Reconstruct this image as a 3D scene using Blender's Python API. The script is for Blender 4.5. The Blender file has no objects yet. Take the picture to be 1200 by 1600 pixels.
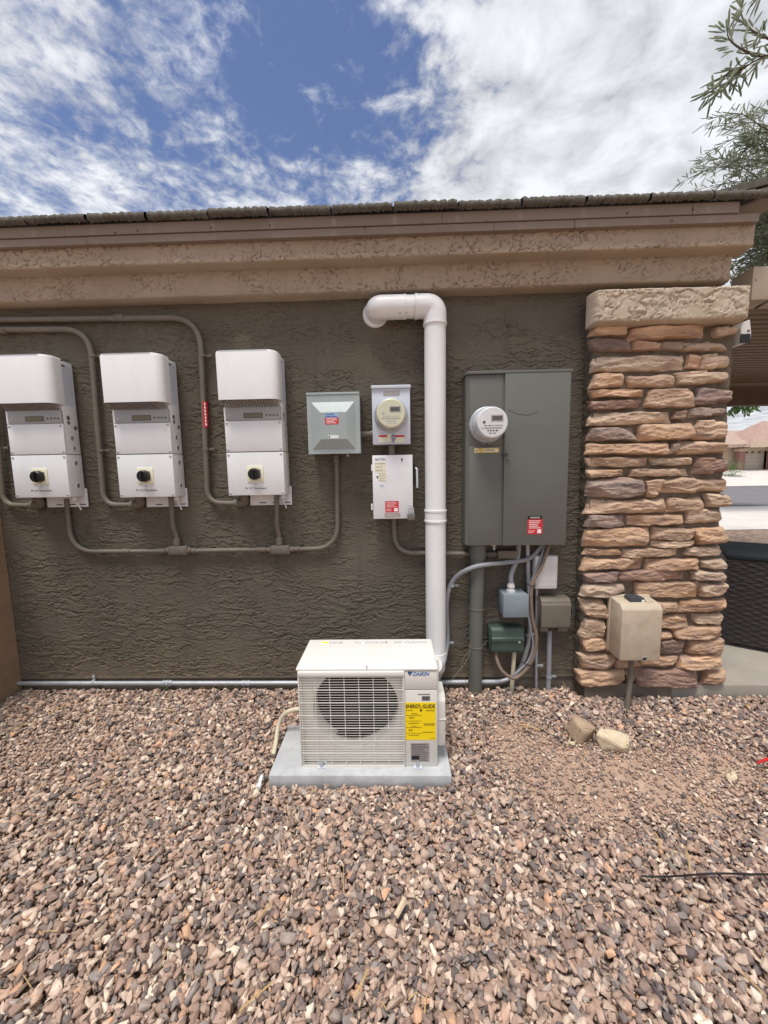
import bpy, bmesh, math, random
import numpy as np
from mathutils import Vector, Matrix
random.seed(7); RNG = np.random.default_rng(11)
PI = math.pi
S = bpy.context.scene
COL = S.collection

# ------------------------------------------------------------------ camera, sky, sun, exposure
F, YAW, PITCH, ROLL, D, H = 600., math.radians(1.5), math.radians(6.3), -0.0185, 2.6, 1.56
cam = bpy.data.cameras.new('camera'); cob = bpy.data.objects.new('camera', cam); COL.objects.link(cob)
CR = Matrix.Rotation(YAW, 3, 'Z') @ Matrix.Rotation(PI/2-PITCH, 3, 'X') @ Matrix.Rotation(ROLL, 3, 'Z')
cob.matrix_world = Matrix.Translation((0, -D, H)) @ CR.to_4x4()
cam.sensor_fit = 'HORIZONTAL'; cam.sensor_width = 36; cam.lens = F/1200*36
cam.clip_start = .05; cam.clip_end = 3000
S.camera = cob
S.render.resolution_x, S.render.resolution_y = 768, 1024
S.view_settings.view_transform = 'Standard'; S.view_settings.look = 'None'
S.view_settings.gamma = 1; S.view_settings.exposure = 0.62
S.view_settings.use_curve_mapping = False

SUN_EL, SUN_AZ = math.radians(71), math.radians(205)      # azimuth clockwise from +Y: behind the camera, a little left
sun = bpy.data.lights.new('sun', 'SUN'); so = bpy.data.objects.new('sun', sun); COL.objects.link(so)
sun.energy = 2.3; sun.angle = math.radians(20); sun.color = (1, .95, .88)
sd = Vector((math.sin(SUN_AZ)*math.cos(SUN_EL), math.cos(SUN_AZ)*math.cos(SUN_EL), math.sin(SUN_EL)))
so.rotation_euler = sd.to_track_quat('Z', 'Y').to_euler()

def N(t, ty, loc=None, **kw):
    n = t.nodes.new(ty)
    for k, v in kw.items(): setattr(n, k, v)
    return n
def mth(t, op, a, b=None, clamp=False):
    n = t.nodes.new('ShaderNodeMath'); n.operation = op; n.use_clamp = clamp
    for i, v in enumerate((a, b)):
        if v is None: continue
        if isinstance(v, (int, float)): n.inputs[i].default_value = v
        else: t.links.new(v, n.inputs[i])
    return n.outputs[0]
def mrange(t, v, a, b, c=0., d=1., smooth=True):
    n = t.nodes.new('ShaderNodeMapRange'); n.interpolation_type = 'SMOOTHSTEP' if smooth else 'LINEAR'
    t.links.new(v, n.inputs[0])
    for i, x in zip((1, 2, 3, 4), (a, b, c, d)): n.inputs[i].default_value = x
    return n.outputs[0]
def noise(t, vec, scale, detail=4, rough=.5, dist=0.):
    n = t.nodes.new('ShaderNodeTexNoise'); n.inputs['Scale'].default_value = scale
    n.inputs['Detail'].default_value = detail; n.inputs['Roughness'].default_value = rough
    n.inputs['Distortion'].default_value = dist
    if vec is not None: t.links.new(vec, n.inputs['Vector'])
    return n.outputs[0]

W = bpy.data.worlds.new('World'); S.world = W; W.use_nodes = True
t = W.node_tree; t.nodes.clear()
sky = N(t, 'ShaderNodeTexSky', sky_type='NISHITA'); sky.sun_disc = False
sky.sun_elevation = SUN_EL; sky.sun_rotation = SUN_AZ; sky.dust_density = .6; sky.ozone_density = 2.5; sky.air_density = 1.0
tc = N(t, 'ShaderNodeTexCoord'); sp = N(t, 'ShaderNodeSeparateXYZ'); t.links.new(tc.outputs['Generated'], sp.inputs[0])
zz = mth(t, 'ADD', mth(t, 'MAXIMUM', sp.outputs[2], 0.0), .06)
u = mth(t, 'DIVIDE', sp.outputs[0], zz); v = mth(t, 'DIVIDE', sp.outputs[1], zz)
def cvec(a, b, w=0.):
    n = N(t, 'ShaderNodeCombineXYZ'); t.links.new(mth(t, 'MULTIPLY', u, a), n.inputs[0]); t.links.new(mth(t, 'MULTIPLY', v, b), n.inputs[1]); n.inputs[2].default_value = w
    return n.outputs[0]
n1 = noise(t, cvec(1.5, 1.55, 3.3), 4.0, 12, .57, .3)
n2 = noise(t, cvec(2.2, 2.0, 9.1), 11.0, 8, .62, .4)
big = noise(t, cvec(1, 1, 1.7), 2.0, 3, .5)
bank = mrange(t, mth(t, 'ADD', u, mth(t, 'MULTIPLY', mth(t, 'SUBTRACT', n1, .5), .5)), -.12, .36)
def blob(cu, cv, r, amp):
    du = mth(t, 'POWER', mth(t, 'ABSOLUTE', mth(t, 'SUBTRACT', u, cu)), 2); dv = mth(t, 'POWER', mth(t, 'ABSOLUTE', mth(t, 'SUBTRACT', v, cv)), 2)
    return mth(t, 'MULTIPLY', mrange(t, mth(t, 'ADD', du, dv), 0, r*r, 1, 0), amp)
cv = mth(t, 'ADD', mth(t, 'ADD', mth(t, 'MULTIPLY', n1, .50), mth(t, 'MULTIPLY', n2, .33)), mth(t, 'MULTIPLY', big, .17))
cv = mth(t, 'ADD', cv, mth(t, 'MULTIPLY', bank, .20))
cv = mth(t, 'SUBTRACT', cv, blob(-.20, .92, .36, .06))
cv = mth(t, 'ADD', cv, blob(-.72, .72, .42, .08))
cv = mth(t, 'ADD', cv, mth(t, 'MULTIPLY', mrange(t, sp.outputs[2], .68, .50, 0, 1), .06))
cv = mth(t, 'ADD', cv, mrange(t, sp.outputs[2], .45, .05, 0, .14))
cm = mrange(t, cv, .44, .67)
cb = mrange(t, mth(t, 'ADD', mth(t, 'MULTIPLY', n1, .75), mth(t, 'MULTIPLY', big, .25)), .34, .66, .60, 1.0)
SKY = .095
cc = N(t, 'ShaderNodeCombineXYZ'); 
for i, k in enumerate((.94, .965, 1.02)): t.links.new(mth(t, 'MULTIPLY', cb, k*.66/SKY), cc.inputs[i])
tint = N(t, 'ShaderNodeMix', data_type='RGBA', blend_type='MULTIPLY'); tint.inputs[0].default_value = 1
t.links.new(sky.outputs[0], tint.inputs[6]); tint.inputs[7].default_value = (.93, .86, .95, 1)
mx = N(t, 'ShaderNodeMix', data_type='RGBA'); t.links.new(cm, mx.inputs[0]); t.links.new(tint.outputs[2], mx.inputs[6]); t.links.new(cc.outputs[0], mx.inputs[7])
bg = N(t, 'ShaderNodeBackground'); bg.inputs[1].default_value = SKY; t.links.new(mx.outputs[2], bg.inputs[0])
wo = N(t, 'ShaderNodeOutputWorld'); t.links.new(bg.outputs[0], wo.inputs[0])

# ------------------------------------------------------------------ measuring helpers
CAM = Vector((0, -D, H))
def ray(px, py): return CR @ Vector(((px-600)/F, -(py-800)/F, -1.))
def U(px, py, Y):                       # a picture point on the vertical plane y = Y -> (x, z)
    d = ray(px, py); k = (Y+D)/d.y; p = CAM + d*k; return p.x, p.z
def UP(px, py, Y): x, z = U(px, py, Y); return Vector((x, Y, z))
def G(px, py, Z=0.):
    d = ray(px, py); k = (Z-H)/d.z; p = CAM + d*k; return Vector((p.x, p.y, Z))
def FB(xl, yt, xr, yb, Y):              # front face rectangle -> x0, x1, z0, z1
    xm, ym = (xl+xr)/2, (yt+yb)/2
    return U(xl, ym, Y)[0], U(xr, ym, Y)[0], U(xm, yb, Y)[1], U(xm, yt, Y)[1]

# ------------------------------------------------------------------ materials
def lin(c): return tuple((x/255/12.92 if x/255 <= .04045 else ((x/255+.055)/1.055)**2.4) for x in c)
MATS = {}
def mat(name, rgb, rough=.6, metal=0., var=.08, vs=6., bump=0., bs=150., attr=None, spec=.4, stain=None, sscale=2., samt=.5, stretch=None, coat=0.):
    if name in MATS: return MATS[name]
    m = bpy.data.materials.new(name); m.use_nodes = True; t = m.node_tree; b = t.nodes['Principled BSDF']
    c = lin(rgb); g = N(t, 'ShaderNodeNewGeometry'); vec = g.outputs['Position']
    if stretch:
        mp = N(t, 'ShaderNodeMapping'); mp.inputs['Scale'].default_value = stretch; t.links.new(vec, mp.inputs[0]); vec = mp.outputs[0]
    fac = noise(t, vec, vs, 6, .6)
    mix = N(t, 'ShaderNodeMix', data_type='RGBA', blend_type='MULTIPLY'); mix.inputs[0].default_value = 1
    if attr:
        a = N(t, 'ShaderNodeAttribute', attribute_name=attr); t.links.new(a.outputs['Color'], mix.inputs[6])
    else: mix.inputs[6].default_value = (*c, 1)
    val = mrange(t, fac, .25, .75, 1-var*1.6, 1+var*1.6, False)
    cx = N(t, 'ShaderNodeCombineXYZ'); [t.links.new(val, cx.inputs[i]) for i in range(3)]
    t.links.new(cx.outputs[0], mix.inputs[7]); col = mix.outputs[2]
    if stain:
        m2 = N(t, 'ShaderNodeMix', data_type='RGBA'); n = noise(t, vec, sscale, 8, .65)
        t.links.new(mrange(t, n, .45, .75, 0, samt), m2.inputs[0]); t.links.new(col, m2.inputs[6]); m2.inputs[7].default_value = (*lin(stain), 1); col = m2.outputs[2]
    t.links.new(col, b.inputs['Base Color'])
    r2 = noise(t, vec, vs*3, 4, .6); t.links.new(mrange(t, r2, .2, .8, max(rough-.12, .03), min(rough+.12, 1), False), b.inputs['Roughness'])
    b.inputs['Metallic'].default_value = metal; b.inputs['Specular IOR Level'].default_value = spec
    b.inputs['Coat Weight'].default_value = coat
    if bump:
        bp = N(t, 'ShaderNodeBump'); bp.inputs['Strength'].default_value = 1; bp.inputs['Distance'].default_value = bump
        t.links.new(noise(t, vec, bs, 5, .6), bp.inputs['Height']); t.links.new(bp.outputs[0], b.inputs['Normal'])
    MATS[name] = m; return m

m_stucco = mat('olive stucco', (100, 94, 83), .93, var=.10, vs=2.2, bump=.0012, bs=260, spec=.15, stain=(112, 102, 86), sscale=1.6, samt=.4)
m_tan = mat('tan stucco', (164, 149, 132), .93, var=.06, vs=3, bump=.0015, bs=240, spec=.15, stain=(150, 134, 116), sscale=2, samt=.35)
m_cap = mat('cap stucco', (184, 170, 152), .93, var=.07, vs=5, bump=.0012, bs=260, spec=.15, stain=(160, 140, 112), sscale=6, samt=.4)
m_fascia = mat('brown fascia paint', (128, 114, 102), .55, var=.04, vs=3, bump=.0003, bs=90)
m_tile = mat('concrete tile', (100, 97, 90), .95, var=.28, vs=60, bump=.003, bs=180, spec=.1, stain=(80, 72, 66), sscale=14, samt=.6)
m_found = mat('foundation concrete', (116, 106, 95), .95, var=.12, vs=7, bump=.001, bs=180, spec=.1, stain=(84, 76, 68), sscale=5, samt=.6)
m_slab = mat('patio concrete', (156, 149, 138), .9, var=.08, vs=4, bump=.0006, bs=150, spec=.2, stain=(125, 118, 108), sscale=1.5, samt=.5)
m_pad = mat('pad concrete', (184, 186, 187), .85, var=.13, vs=18, bump=.0007, bs=160, spec=.2, stain=(140, 142, 142), sscale=9, samt=.6)
m_mortar = mat('mortar', (108, 98, 86), .96, var=.15, vs=25, bump=.003, bs=120, spec=.1)
m_stone = mat('ledge stone', (200, 170, 140), .88, var=.26, vs=9, bump=.004, bs=55, attr='col', spec=.2, stain=(128, 100, 84), sscale=7, samt=.4, stretch=(.45, 1, 2.6))
m_gravel = mat('gravel stone', (160, 140, 120), .85, var=.14, vs=55, bump=.0016, bs=140, attr='col', spec=.25)
m_dirt = mat('dirt', (178, 152, 133), .97, var=.16, vs=12, bump=.006, bs=70, spec=.1, stain=(150, 126, 106), sscale=20, samt=.6)
m_block = mat('block wall paint', (146, 122, 100), .93, var=.06, vs=5, bump=.0014, bs=150, spec=.12)
m_white = mat('white enamel', (224, 225, 225), .42, var=.02, vs=5, bump=.0002, bs=60, stain=(186, 180, 168), sscale=9, samt=.12, stretch=(1.6, 1.6, .8))
m_whitew = mat('white enamel weathered', (222, 222, 224), .5, var=.03, vs=9, bump=.0002, bs=60, stain=(196, 196, 196), sscale=12, samt=.25)
m_pvc = mat('white pvc', (226, 227, 227), .38, var=.015, vs=4, stain=(200, 194, 184), sscale=7, samt=.12, stretch=(1.5, 1.5, .8))
m_steel = mat('light painted steel', (196, 202, 212), .45, var=.03, vs=8)
m_alu = mat('grey enamel door', (158, 168, 166), .36, .15, var=.04, vs=8, spec=.6)
m_alud = mat('grey enamel box', (150, 158, 155), .45, .1, var=.05, vs=8)
m_panel = mat('grey green panel paint', (99, 101, 95), .5, var=.05, vs=3.5, bump=.0002, bs=40, stain=(98, 94, 86), sscale=3, samt=.5)
m_cond = mat('painted conduit', (108, 101, 90), .6, var=.08, vs=14, bump=.0006, bs=90, stain=(124, 116, 104), sscale=12, samt=.4)
m_galv = mat('galvanised steel', (176, 180, 186), .5, .45, var=.12, vs=20)
m_pvcg = mat('grey conduit', (140, 142, 148), .5, var=.06, vs=12)
m_cable = mat('brown cable jacket', (124, 108, 95), .55, var=.08, vs=12)
m_jbox = mat('blue grey box', (128, 140, 146), .45, var=.06, vs=10)
m_green = mat('green plastic box', (66, 84, 76), .45, var=.05, vs=12)
m_tbox = mat('taupe plastic box', (112, 105, 94), .55, var=.07, vs=10)
m_bbox = mat('beige plastic box', (190, 176, 155), .6, var=.06, vs=10, stain=(158, 140, 116), sscale=11, samt=.6)
m_nid = mat('white plastic box', (214, 212, 210), .5, var=.03, vs=8)
m_black = mat('black plastic', (22, 22, 24), .4, var=.1)
m_dark = mat('dark void', (20, 20, 21), .8)
m_dgrey = mat('dark grey plastic', (62, 64, 68), .45)
m_disp = mat('grey display panel', (158, 160, 160), .45, var=.03)
m_lcd = mat('lcd', (108, 102, 78), .25)
m_lcd2 = mat('lcd dark', (82, 84, 82), .25)
m_cream = mat('cream enamel', (216, 213, 205), .45, var=.02, vs=5)
m_creamt = mat('cream lid enamel', (224, 223, 216), .42, var=.02, vs=5)
m_creaml = mat('cream slat', (218, 215, 206), .45, var=.02)
m_meter = mat('meter face cream', (202, 200, 176), .35, var=.04, vs=20)
m_meterw = mat('meter face grey', (208, 210, 212), .35, var=.04, vs=20)
m_yellow = mat('yellow label', (250, 218, 20), .5, var=.02)
m_red = mat('red label', (196, 42, 52), .5, var=.04)
m_paper = mat('paper label', (226, 228, 226), .55, var=.03)
m_paperv = mat('faded label', (206, 212, 222), .55, var=.05, vs=60)
m_paperc = mat('cream label', (226, 224, 196), .55, var=.05)
m_plate = mat('metal plate', (168, 160, 158), .4, .3, var=.15, vs=90)
m_gold = mat('gold label', (200, 172, 92), .45, var=.12, vs=90)
m_ink = mat('black ink', (30, 30, 34), .6)
m_ink2 = mat('faint ink', (172, 178, 190), .6)
m_blue = mat('logo blue', (20, 92, 170), .5)
m_lblue = mat('pale blue label', (150, 178, 204), .5)
m_inkw = mat('white ink', (236, 226, 224), .6)
m_wick = mat('dark wicker', (50, 45, 44), .6, var=.25, vs=60)
m_cush = mat('blue grey cushion', (36, 41, 46), .9, var=.08, vs=40)
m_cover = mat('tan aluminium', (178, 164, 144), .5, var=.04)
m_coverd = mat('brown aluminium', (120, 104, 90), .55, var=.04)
m_beam = mat('brown beam', (92, 74, 60), .7, var=.1)
m_road = mat('asphalt', (120, 118, 120), .95, var=.08, vs=3, spec=.1)
m_pave = mat('pale concrete', (206, 200, 192), .9, var=.06, vs=1.5, spec=.1)
m_yard = mat('yard gravel', (150, 130, 114), .95, var=.5, vs=14, bump=.01, bs=20, spec=.1)
m_desert = mat('desert ground', (158, 138, 116), .97, var=.15, vs=.7, spec=.1)
m_nwall = mat('neighbour stucco', (198, 180, 158), .9, var=.05)
m_nroof = mat('neighbour tiles', (172, 150, 134), .9, var=.15, vs=4, bump=.02, bs=6)
m_door = mat('garage door paint', (192, 182, 168), .6, var=.03)
m_brick = mat('red ledge brick', (150, 114, 106), .9, var=.35, vs=9, stretch=(.5, 1, 3))
def leafmat(name, rgb):
    m = mat(name, rgb, .6, var=.3, vs=5); t = m.node_tree; b = t.nodes['Principled BSDF']; tr = N(t, 'ShaderNodeBsdfTranslucent'); src = b.inputs['Base Color'].links[0].from_socket
    t.links.new(src, tr.inputs[0]); ms = N(t, 'ShaderNodeMixShader'); ms.inputs[0].default_value = .45; t.links.new(b.outputs[0], ms.inputs[1]); t.links.new(tr.outputs[0], ms.inputs[2]); t.links.new(ms.outputs[0], t.nodes['Material Output'].inputs[0]); return m
m_leaf = leafmat('grey green leaf', (140, 148, 126)); m_leaf2 = leafmat('deep green leaf', (104, 134, 84))
m_bark = mat('bark', (96, 84, 72), .9, var=.2, vs=20, bump=.004, bs=40)
m_rockt = mat('tan rock', (168, 146, 122), .9, var=.12, vs=20, bump=.004, bs=60)
m_rockc = mat('cream rock', (208, 192, 164), .9, var=.12, vs=16, bump=.004, bs=50, stain=(176, 136, 90), sscale=14, samt=.5)
m_hose = mat('cream hose', (206, 196, 170), .5)
m_straw = mat('straw', (190, 160, 110), .8)

# weathering of the stucco: soil splashed up from the gravel, an old pale smear, faint vertical runs
t = m_stucco.node_tree; b = t.nodes['Principled BSDF']; src = b.inputs['Base Color'].links[0].from_socket
gp = N(t, 'ShaderNodeNewGeometry'); sp = N(t, 'ShaderNodeSeparateXYZ'); t.links.new(gp.outputs['Position'], sp.inputs[0])
def over(src, mask, rgb):
    m = N(t, 'ShaderNodeMix', data_type='RGBA'); t.links.new(mask, m.inputs[0]); t.links.new(src, m.inputs[6]); m.inputs[7].default_value = (*lin(rgb), 1); return m.outputs[2]
ns = noise(t, gp.outputs['Position'], 14, 8, .7)
spl = mth(t, 'MULTIPLY', mrange(t, sp.outputs[2], .42, .08, 0, 1), mrange(t, ns, .38, .68, .0, .55)); src = over(src, spl, (136, 116, 96))
mp = N(t, 'ShaderNodeMapping'); mp.inputs['Scale'].default_value = (7, 1, .5); t.links.new(gp.outputs['Position'], mp.inputs[0])
run = mth(t, 'MULTIPLY', mrange(t, noise(t, mp.outputs[0], 1.6, 6, .65), .56, .72, 0, .35), mrange(t, ns, .3, .6, .3, 1)); src = over(src, run, (78, 74, 66))
sx_, sz_ = U(378, 536, 0)
dx_ = mth(t, 'POWER', mth(t, 'ABSOLUTE', mth(t, 'MULTIPLY', mth(t, 'SUBTRACT', sp.outputs[0], sx_), 1/.07)), 2); dz_ = mth(t, 'POWER', mth(t, 'ABSOLUTE', mth(t, 'MULTIPLY', mth(t, 'SUBTRACT', sp.outputs[2], sz_), 1/.07)), 2)
src = over(src, mth(t, 'MULTIPLY', mrange(t, mth(t, 'ADD', dx_, dz_), 0, 1.2, 1, 0), mrange(t, ns, .3, .6, .0, .5)), (142, 130, 108)); t.links.new(src, b.inputs['Base Color'])

# ------------------------------------------------------------------ object helpers
def wl(o):
    v = Vector((0, 0, 0))
    while o: v = v + o.location; o = o.parent
    return v
def tag(o, label, cat, group=None, kind=None):
    o['label'] = label; o['category'] = cat
    if group: o['group'] = group
    if kind: o['kind'] = kind
    return o
def thing(name, loc, label, cat, group=None):
    o = bpy.data.objects.new(name, None); COL.objects.link(o); o.location = loc; o.empty_display_size = .1
    return tag(o, label, cat, group)
def obj(name, bm, m, parent=None, smooth=None, origin=True):
    me = bpy.data.meshes.new(name)
    if isinstance(bm, bpy.types.Mesh): me = bm
    else:
        bm.normal_update(); bm.to_mesh(me); bm.free()
    if m: me.materials.append(m)
    o = bpy.data.objects.new(name, me); COL.objects.link(o)
    if smooth is not None:
        me.shade_smooth()
        if smooth < 3: me.set_sharp_from_angle(angle=smooth)
    if parent:
        off = wl(parent); o.parent = parent; me.transform(Matrix.Translation(-off))
    elif origin and len(me.vertices):
        co = np.empty(len(me.vertices)*3, 'f'); me.vertices.foreach_get('co', co); co = co.reshape(-1, 3)
        a, b = co.min(0), co.max(0); off = Vector(((a[0]+b[0])/2, (a[1]+b[1])/2, a[2])); me.transform(Matrix.Translation(-off)); o.location = off
    return o
def BM(): return bmesh.new()
SM = math.radians(35)
def box(bm, x0, x1, y0, y1, z0, z1, r=0., seg=2):
    vs = [bm.verts.new((x, y, z)) for x in (x0, x1) for y in (y0, y1) for z in (z0, z1)]
    fs = [bm.faces.new([vs[i] for i in q]) for q in ((0, 1, 3, 2), (4, 6, 7, 5), (0, 4, 5, 1), (2, 3, 7, 6), (0, 2, 6, 4), (1, 5, 7, 3))]
    if r > 0:
        es = list({e for f in fs for e in f.edges}); bmesh.ops.bevel(bm, geom=es, offset=r, segments=seg, affect='EDGES', profile=.5)
    return vs
def prism(bm, pts, axis, a, b, r=0.):   # polygon pts extruded along axis from a to b
    def mk(p, q):
        return {'x': (q, p[0], p[1]), 'y': (p[0], q, p[1]), 'z': (p[0], p[1], q)}[axis]
    A = [bm.verts.new(mk(p, a)) for p in pts]; B = [bm.verts.new(mk(p, b)) for p in pts]; n = len(pts)
    fs = [bm.faces.new(A), bm.faces.new(B[::-1])] + [bm.faces.new((A[i], B[i], B[(i+1) % n], A[(i+1) % n])) for i in range(n)]
    bmesh.ops.recalc_face_normals(bm, faces=fs)
    if r: bmesh.ops.bevel(bm, geom=list({e for f in fs for e in f.edges}), offset=r, segments=2, affect='EDGES', profile=.5)
def tube(bm, pts, r, seg=12, caps=True):
    pts = [Vector(p) for p in pts]; n = len(pts); rr = r if isinstance(r, (list, tuple)) else [r]*n
    rings = []; t0 = (pts[1]-pts[0]).normalized(); up = Vector((0, 0, 1)) if abs(t0.z) < .9 else Vector((1, 0, 0)); nrm = t0.cross(up).normalized()
    for i, p in enumerate(pts):
        tg = ((pts[i+1] if i < n-1 else p)-(pts[i-1] if i else p)).normalized()
        nrm = (nrm - tg*nrm.dot(tg)).normalized(); bn = tg.cross(nrm)
        rings.append([bm.verts.new(p+(nrm*math.cos(a)+bn*math.sin(a))*rr[i]) for a in [2*PI*k/seg for k in range(seg)]])
    for A, B in zip(rings, rings[1:]):
        for k in range(seg): bm.faces.new((A[k], A[(k+1) % seg], B[(k+1) % seg], B[k]))
    if caps: bm.faces.new(rings[0][::-1]); bm.faces.new(rings[-1])
def fillet(pts, rad, n=8):
    pts = [Vector(p) for p in pts]; out = [pts[0]]
    for i in range(1, len(pts)-1):
        p = pts[i]; a = (pts[i-1]-p); b = (pts[i+1]-p); r = min(rad, a.length*.48, b.length*.48); A = p+a.normalized()*r; B = p+b.normalized()*r
        for k in range(n+1):
            s = k/n; out.append(A*(1-s)**2 + p*2*s*(1-s) + B*s*s)
    out.append(pts[-1]); return out
def spline(pts, n=8):
    P = [Vector(p) for p in pts]; P = [P[0]*2-P[1]]+P+[P[-1]*2-P[-2]]; out = []
    for i in range(1, len(P)-2):
        for k in range(n):
            s = k/n; a, b, c, d = P[i-1:i+3]
            out.append(.5*((2*b)+(c-a)*s+(2*a-5*b+4*c-d)*s*s+(3*b-a-3*c+d)*s**3))
    out.append(P[-2]); return out
def lathe(bm, c, axis, prof, seg=32):   # prof: (radius, distance along axis)
    c = Vector(c); ax = Vector(axis).normalized(); a = ax.cross(Vector((0, 0, 1)) if abs(ax.z) < .9 else Vector((1, 0, 0))).normalized(); b = ax.cross(a); rings = []
    for r, h in prof: rings.append([bm.verts.new(c+ax*h+(a*math.cos(2*PI*k/seg)+b*math.sin(2*PI*k/seg))*max(r, 1e-4)) for k in range(seg)])
    for A, B in zip(rings, rings[1:]):
        for k in range(seg): bm.faces.new((A[k], A[(k+1) % seg], B[(k+1) % seg], B[k]))
    bm.faces.new(rings[0][::-1]); bm.faces.new(rings[-1])
def quadY(bm, x0, x1, z0, z1, Y, th=.0008): box(bm, x0, x1, Y-th, Y, z0, z1)
def text(s, x, z, Y, size, m, parent, name='lettering', shear=0., width=None, bold=0., facing='-y', ext=.0004):
    cu = bpy.data.curves.new('t', 'FONT'); cu.body = s; cu.size = size; cu.shear = shear; cu.offset = bold; cu.extrude = ext; cu.align_x = 'CENTER'; cu.align_y = 'CENTER'
    o = bpy.data.objects.new('t', cu); COL.objects.link(o); dg = bpy.context.evaluated_depsgraph_get(); me = bpy.data.meshes.new_from_object(o.evaluated_get(dg))
    bpy.data.objects.remove(o); me.name = name
    sx = 1.
    if width:
        xs = [v.co.x for v in me.vertices]; sx = width/(max(xs)-min(xs))
    M = Matrix.Translation((x, Y, z)) @ Matrix.Rotation(PI/2, 4, 'X') @ Matrix.Diagonal((sx, 1, 1, 1))
    if facing == '+x': M = Matrix.Translation((x, Y, z)) @ Matrix.Rotation(PI/2, 4, 'Z') @ Matrix.Rotation(PI/2, 4, 'X') @ Matrix.Diagonal((sx, 1, 1, 1))
    me.transform(M); me.materials.clear()
    return obj(name, me, m, parent)
def lines(bm, x0, x1, z0, z1, Y, n, seed=0, fill=.45, ragged=.3, th=.0005):   # rows of tiny print, too small to read
    r = random.Random(seed); h = (z1-z0)/n
    for i in range(n):
        z = z1-(i+.5)*h; x = x0; end = x1-(x1-x0)*ragged*r.random()
        while x < end:
            w = (x1-x0)*r.uniform(.04, .16); quadY(bm, x, min(x+w, end), z-h*fill/2, z+h*fill/2, Y, th); x += w+(x1-x0)*.02

# ---- 2-D gradient noise for sculpted surfaces
def perlin(x, y, seed=0):
    r = np.random.default_rng(seed); perm = r.permutation(256); ang = r.random(256)*2*np.pi; gx, gy = np.cos(ang), np.sin(ang)
    xi = np.floor(x).astype(int); yi = np.floor(y).astype(int); xf = x-xi; yf = y-yi
    def g(i, j, dx, dy):
        h = perm[(perm[i & 255]+j) & 255]; return gx[h]*dx+gy[h]*dy
    f = lambda q: q*q*q*(q*(q*6-15)+10)
    a, b = f(xf), f(yf)
    return ((g(xi, yi, xf, yf)*(1-a)+g(xi+1, yi, xf-1, yf)*a)*(1-b)+(g(xi, yi+1, xf, yf-1)*(1-a)+g(xi+1, yi+1, xf-1, yf-1)*a)*b)*1.5
def fbm(x, y, seed=0, o=4):
    s = 0; a = 1.
    for k in range(o): s = s+a*perlin(x*2**k, y*2**k, seed+k); a *= .5
    return s
def sst(a, b, x): q = np.clip((x-a)/(b-a), 0, 1); return q*q*(3-2*q)
def stucco(x, z, seed=0, amp=1., fx=6.5, fz=25., cw=.075, cd=1.):
    wx = fbm(x*5, z*7, seed+50, 3)*.035; wz = fbm(x*9, z*9, seed+60, 3)*.012
    h = 0
    for k, (s, w) in enumerate(((1, 1.), (1.9, .6))):
        n = perlin((x+wx)*fx*s, (z+wz)*fz*s, seed+k)+.35*perlin((x+wx)*fx*s*3.1, (z+wz)*fz*s*2.3, seed+7+k)
        gate = sst(-.5, .05, perlin(x*3.1*s, z*5*s, seed+20+k))
        h = h + w*gate*(.0020*sst(-.06, .16, n)-.0040*cd*np.exp(-((n-.02)/cw)**2))
    h = h + .0007*fbm(x*60, z*90, seed+30, 3)
    return h*amp
def gridmesh(name, P, attr=None):       # P: (nv, nu, 3)
    nv, nu = P.shape[:2]; me = bpy.data.meshes.new(name); me.vertices.add(nu*nv); me.vertices.foreach_set('co', P.reshape(-1).astype('f'))
    i = np.arange((nv-1)*(nu-1)); r, c = i//(nu-1), i % (nu-1); a = r*nu+c; q = np.stack([a, a+1, a+nu+1, a+nu], 1)
    me.loops.add(q.size); me.loops.foreach_set('vertex_index', q.reshape(-1).astype('i')); me.polygons.add(len(q))
    me.polygons.foreach_set('loop_start', (np.arange(len(q))*4).astype('i')); me.update(calc_edges=True); me.validate(); me.shade_smooth(); return me
def joinmesh(name, meshes):
    bm = BM()
    for m in meshes: bm.from_mesh(m); bpy.data.meshes.remove(m)
    me = bpy.data.meshes.new(name); bm.to_mesh(me); bm.free(); return me
def slab_mesh(name, x0, x1, z0, z1, yf, yb, res=.006, seed=0, amp=1.3, ez=5, ex=60, **kw):   # stucco covered foam band, its front at yf, rounded edges back to yb
    nx = max(6, int((x1-x0)/res)); nz = max(6, int((z1-z0)/res))
    s = np.linspace(-1, 1, nx); tt = np.linspace(-1, 1, nz)
    T = np.sign(tt)*(1-(1-np.abs(tt))**1.6); Sx, Tz = np.meshgrid(s, T); X = (x0+x1)/2+Sx*(x1-x0)/2; Z = (z0+z1)/2+Tz*(z1-z0)/2
    e = (1-np.abs(Tz)**(ez*4))**.5*np.clip((1-np.abs(Sx)**(ex*4)), 0, 1)**.5
    Y = yb+(yf-yb)*e-stucco(X, Z, seed, amp, **kw)*np.clip(e*1.2, 0, 1)
    Z = Z+.003*fbm(X*2.5, X*0+seed, seed+3)*1
    return gridmesh(name, np.stack([X, Y, Z], -1))

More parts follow.
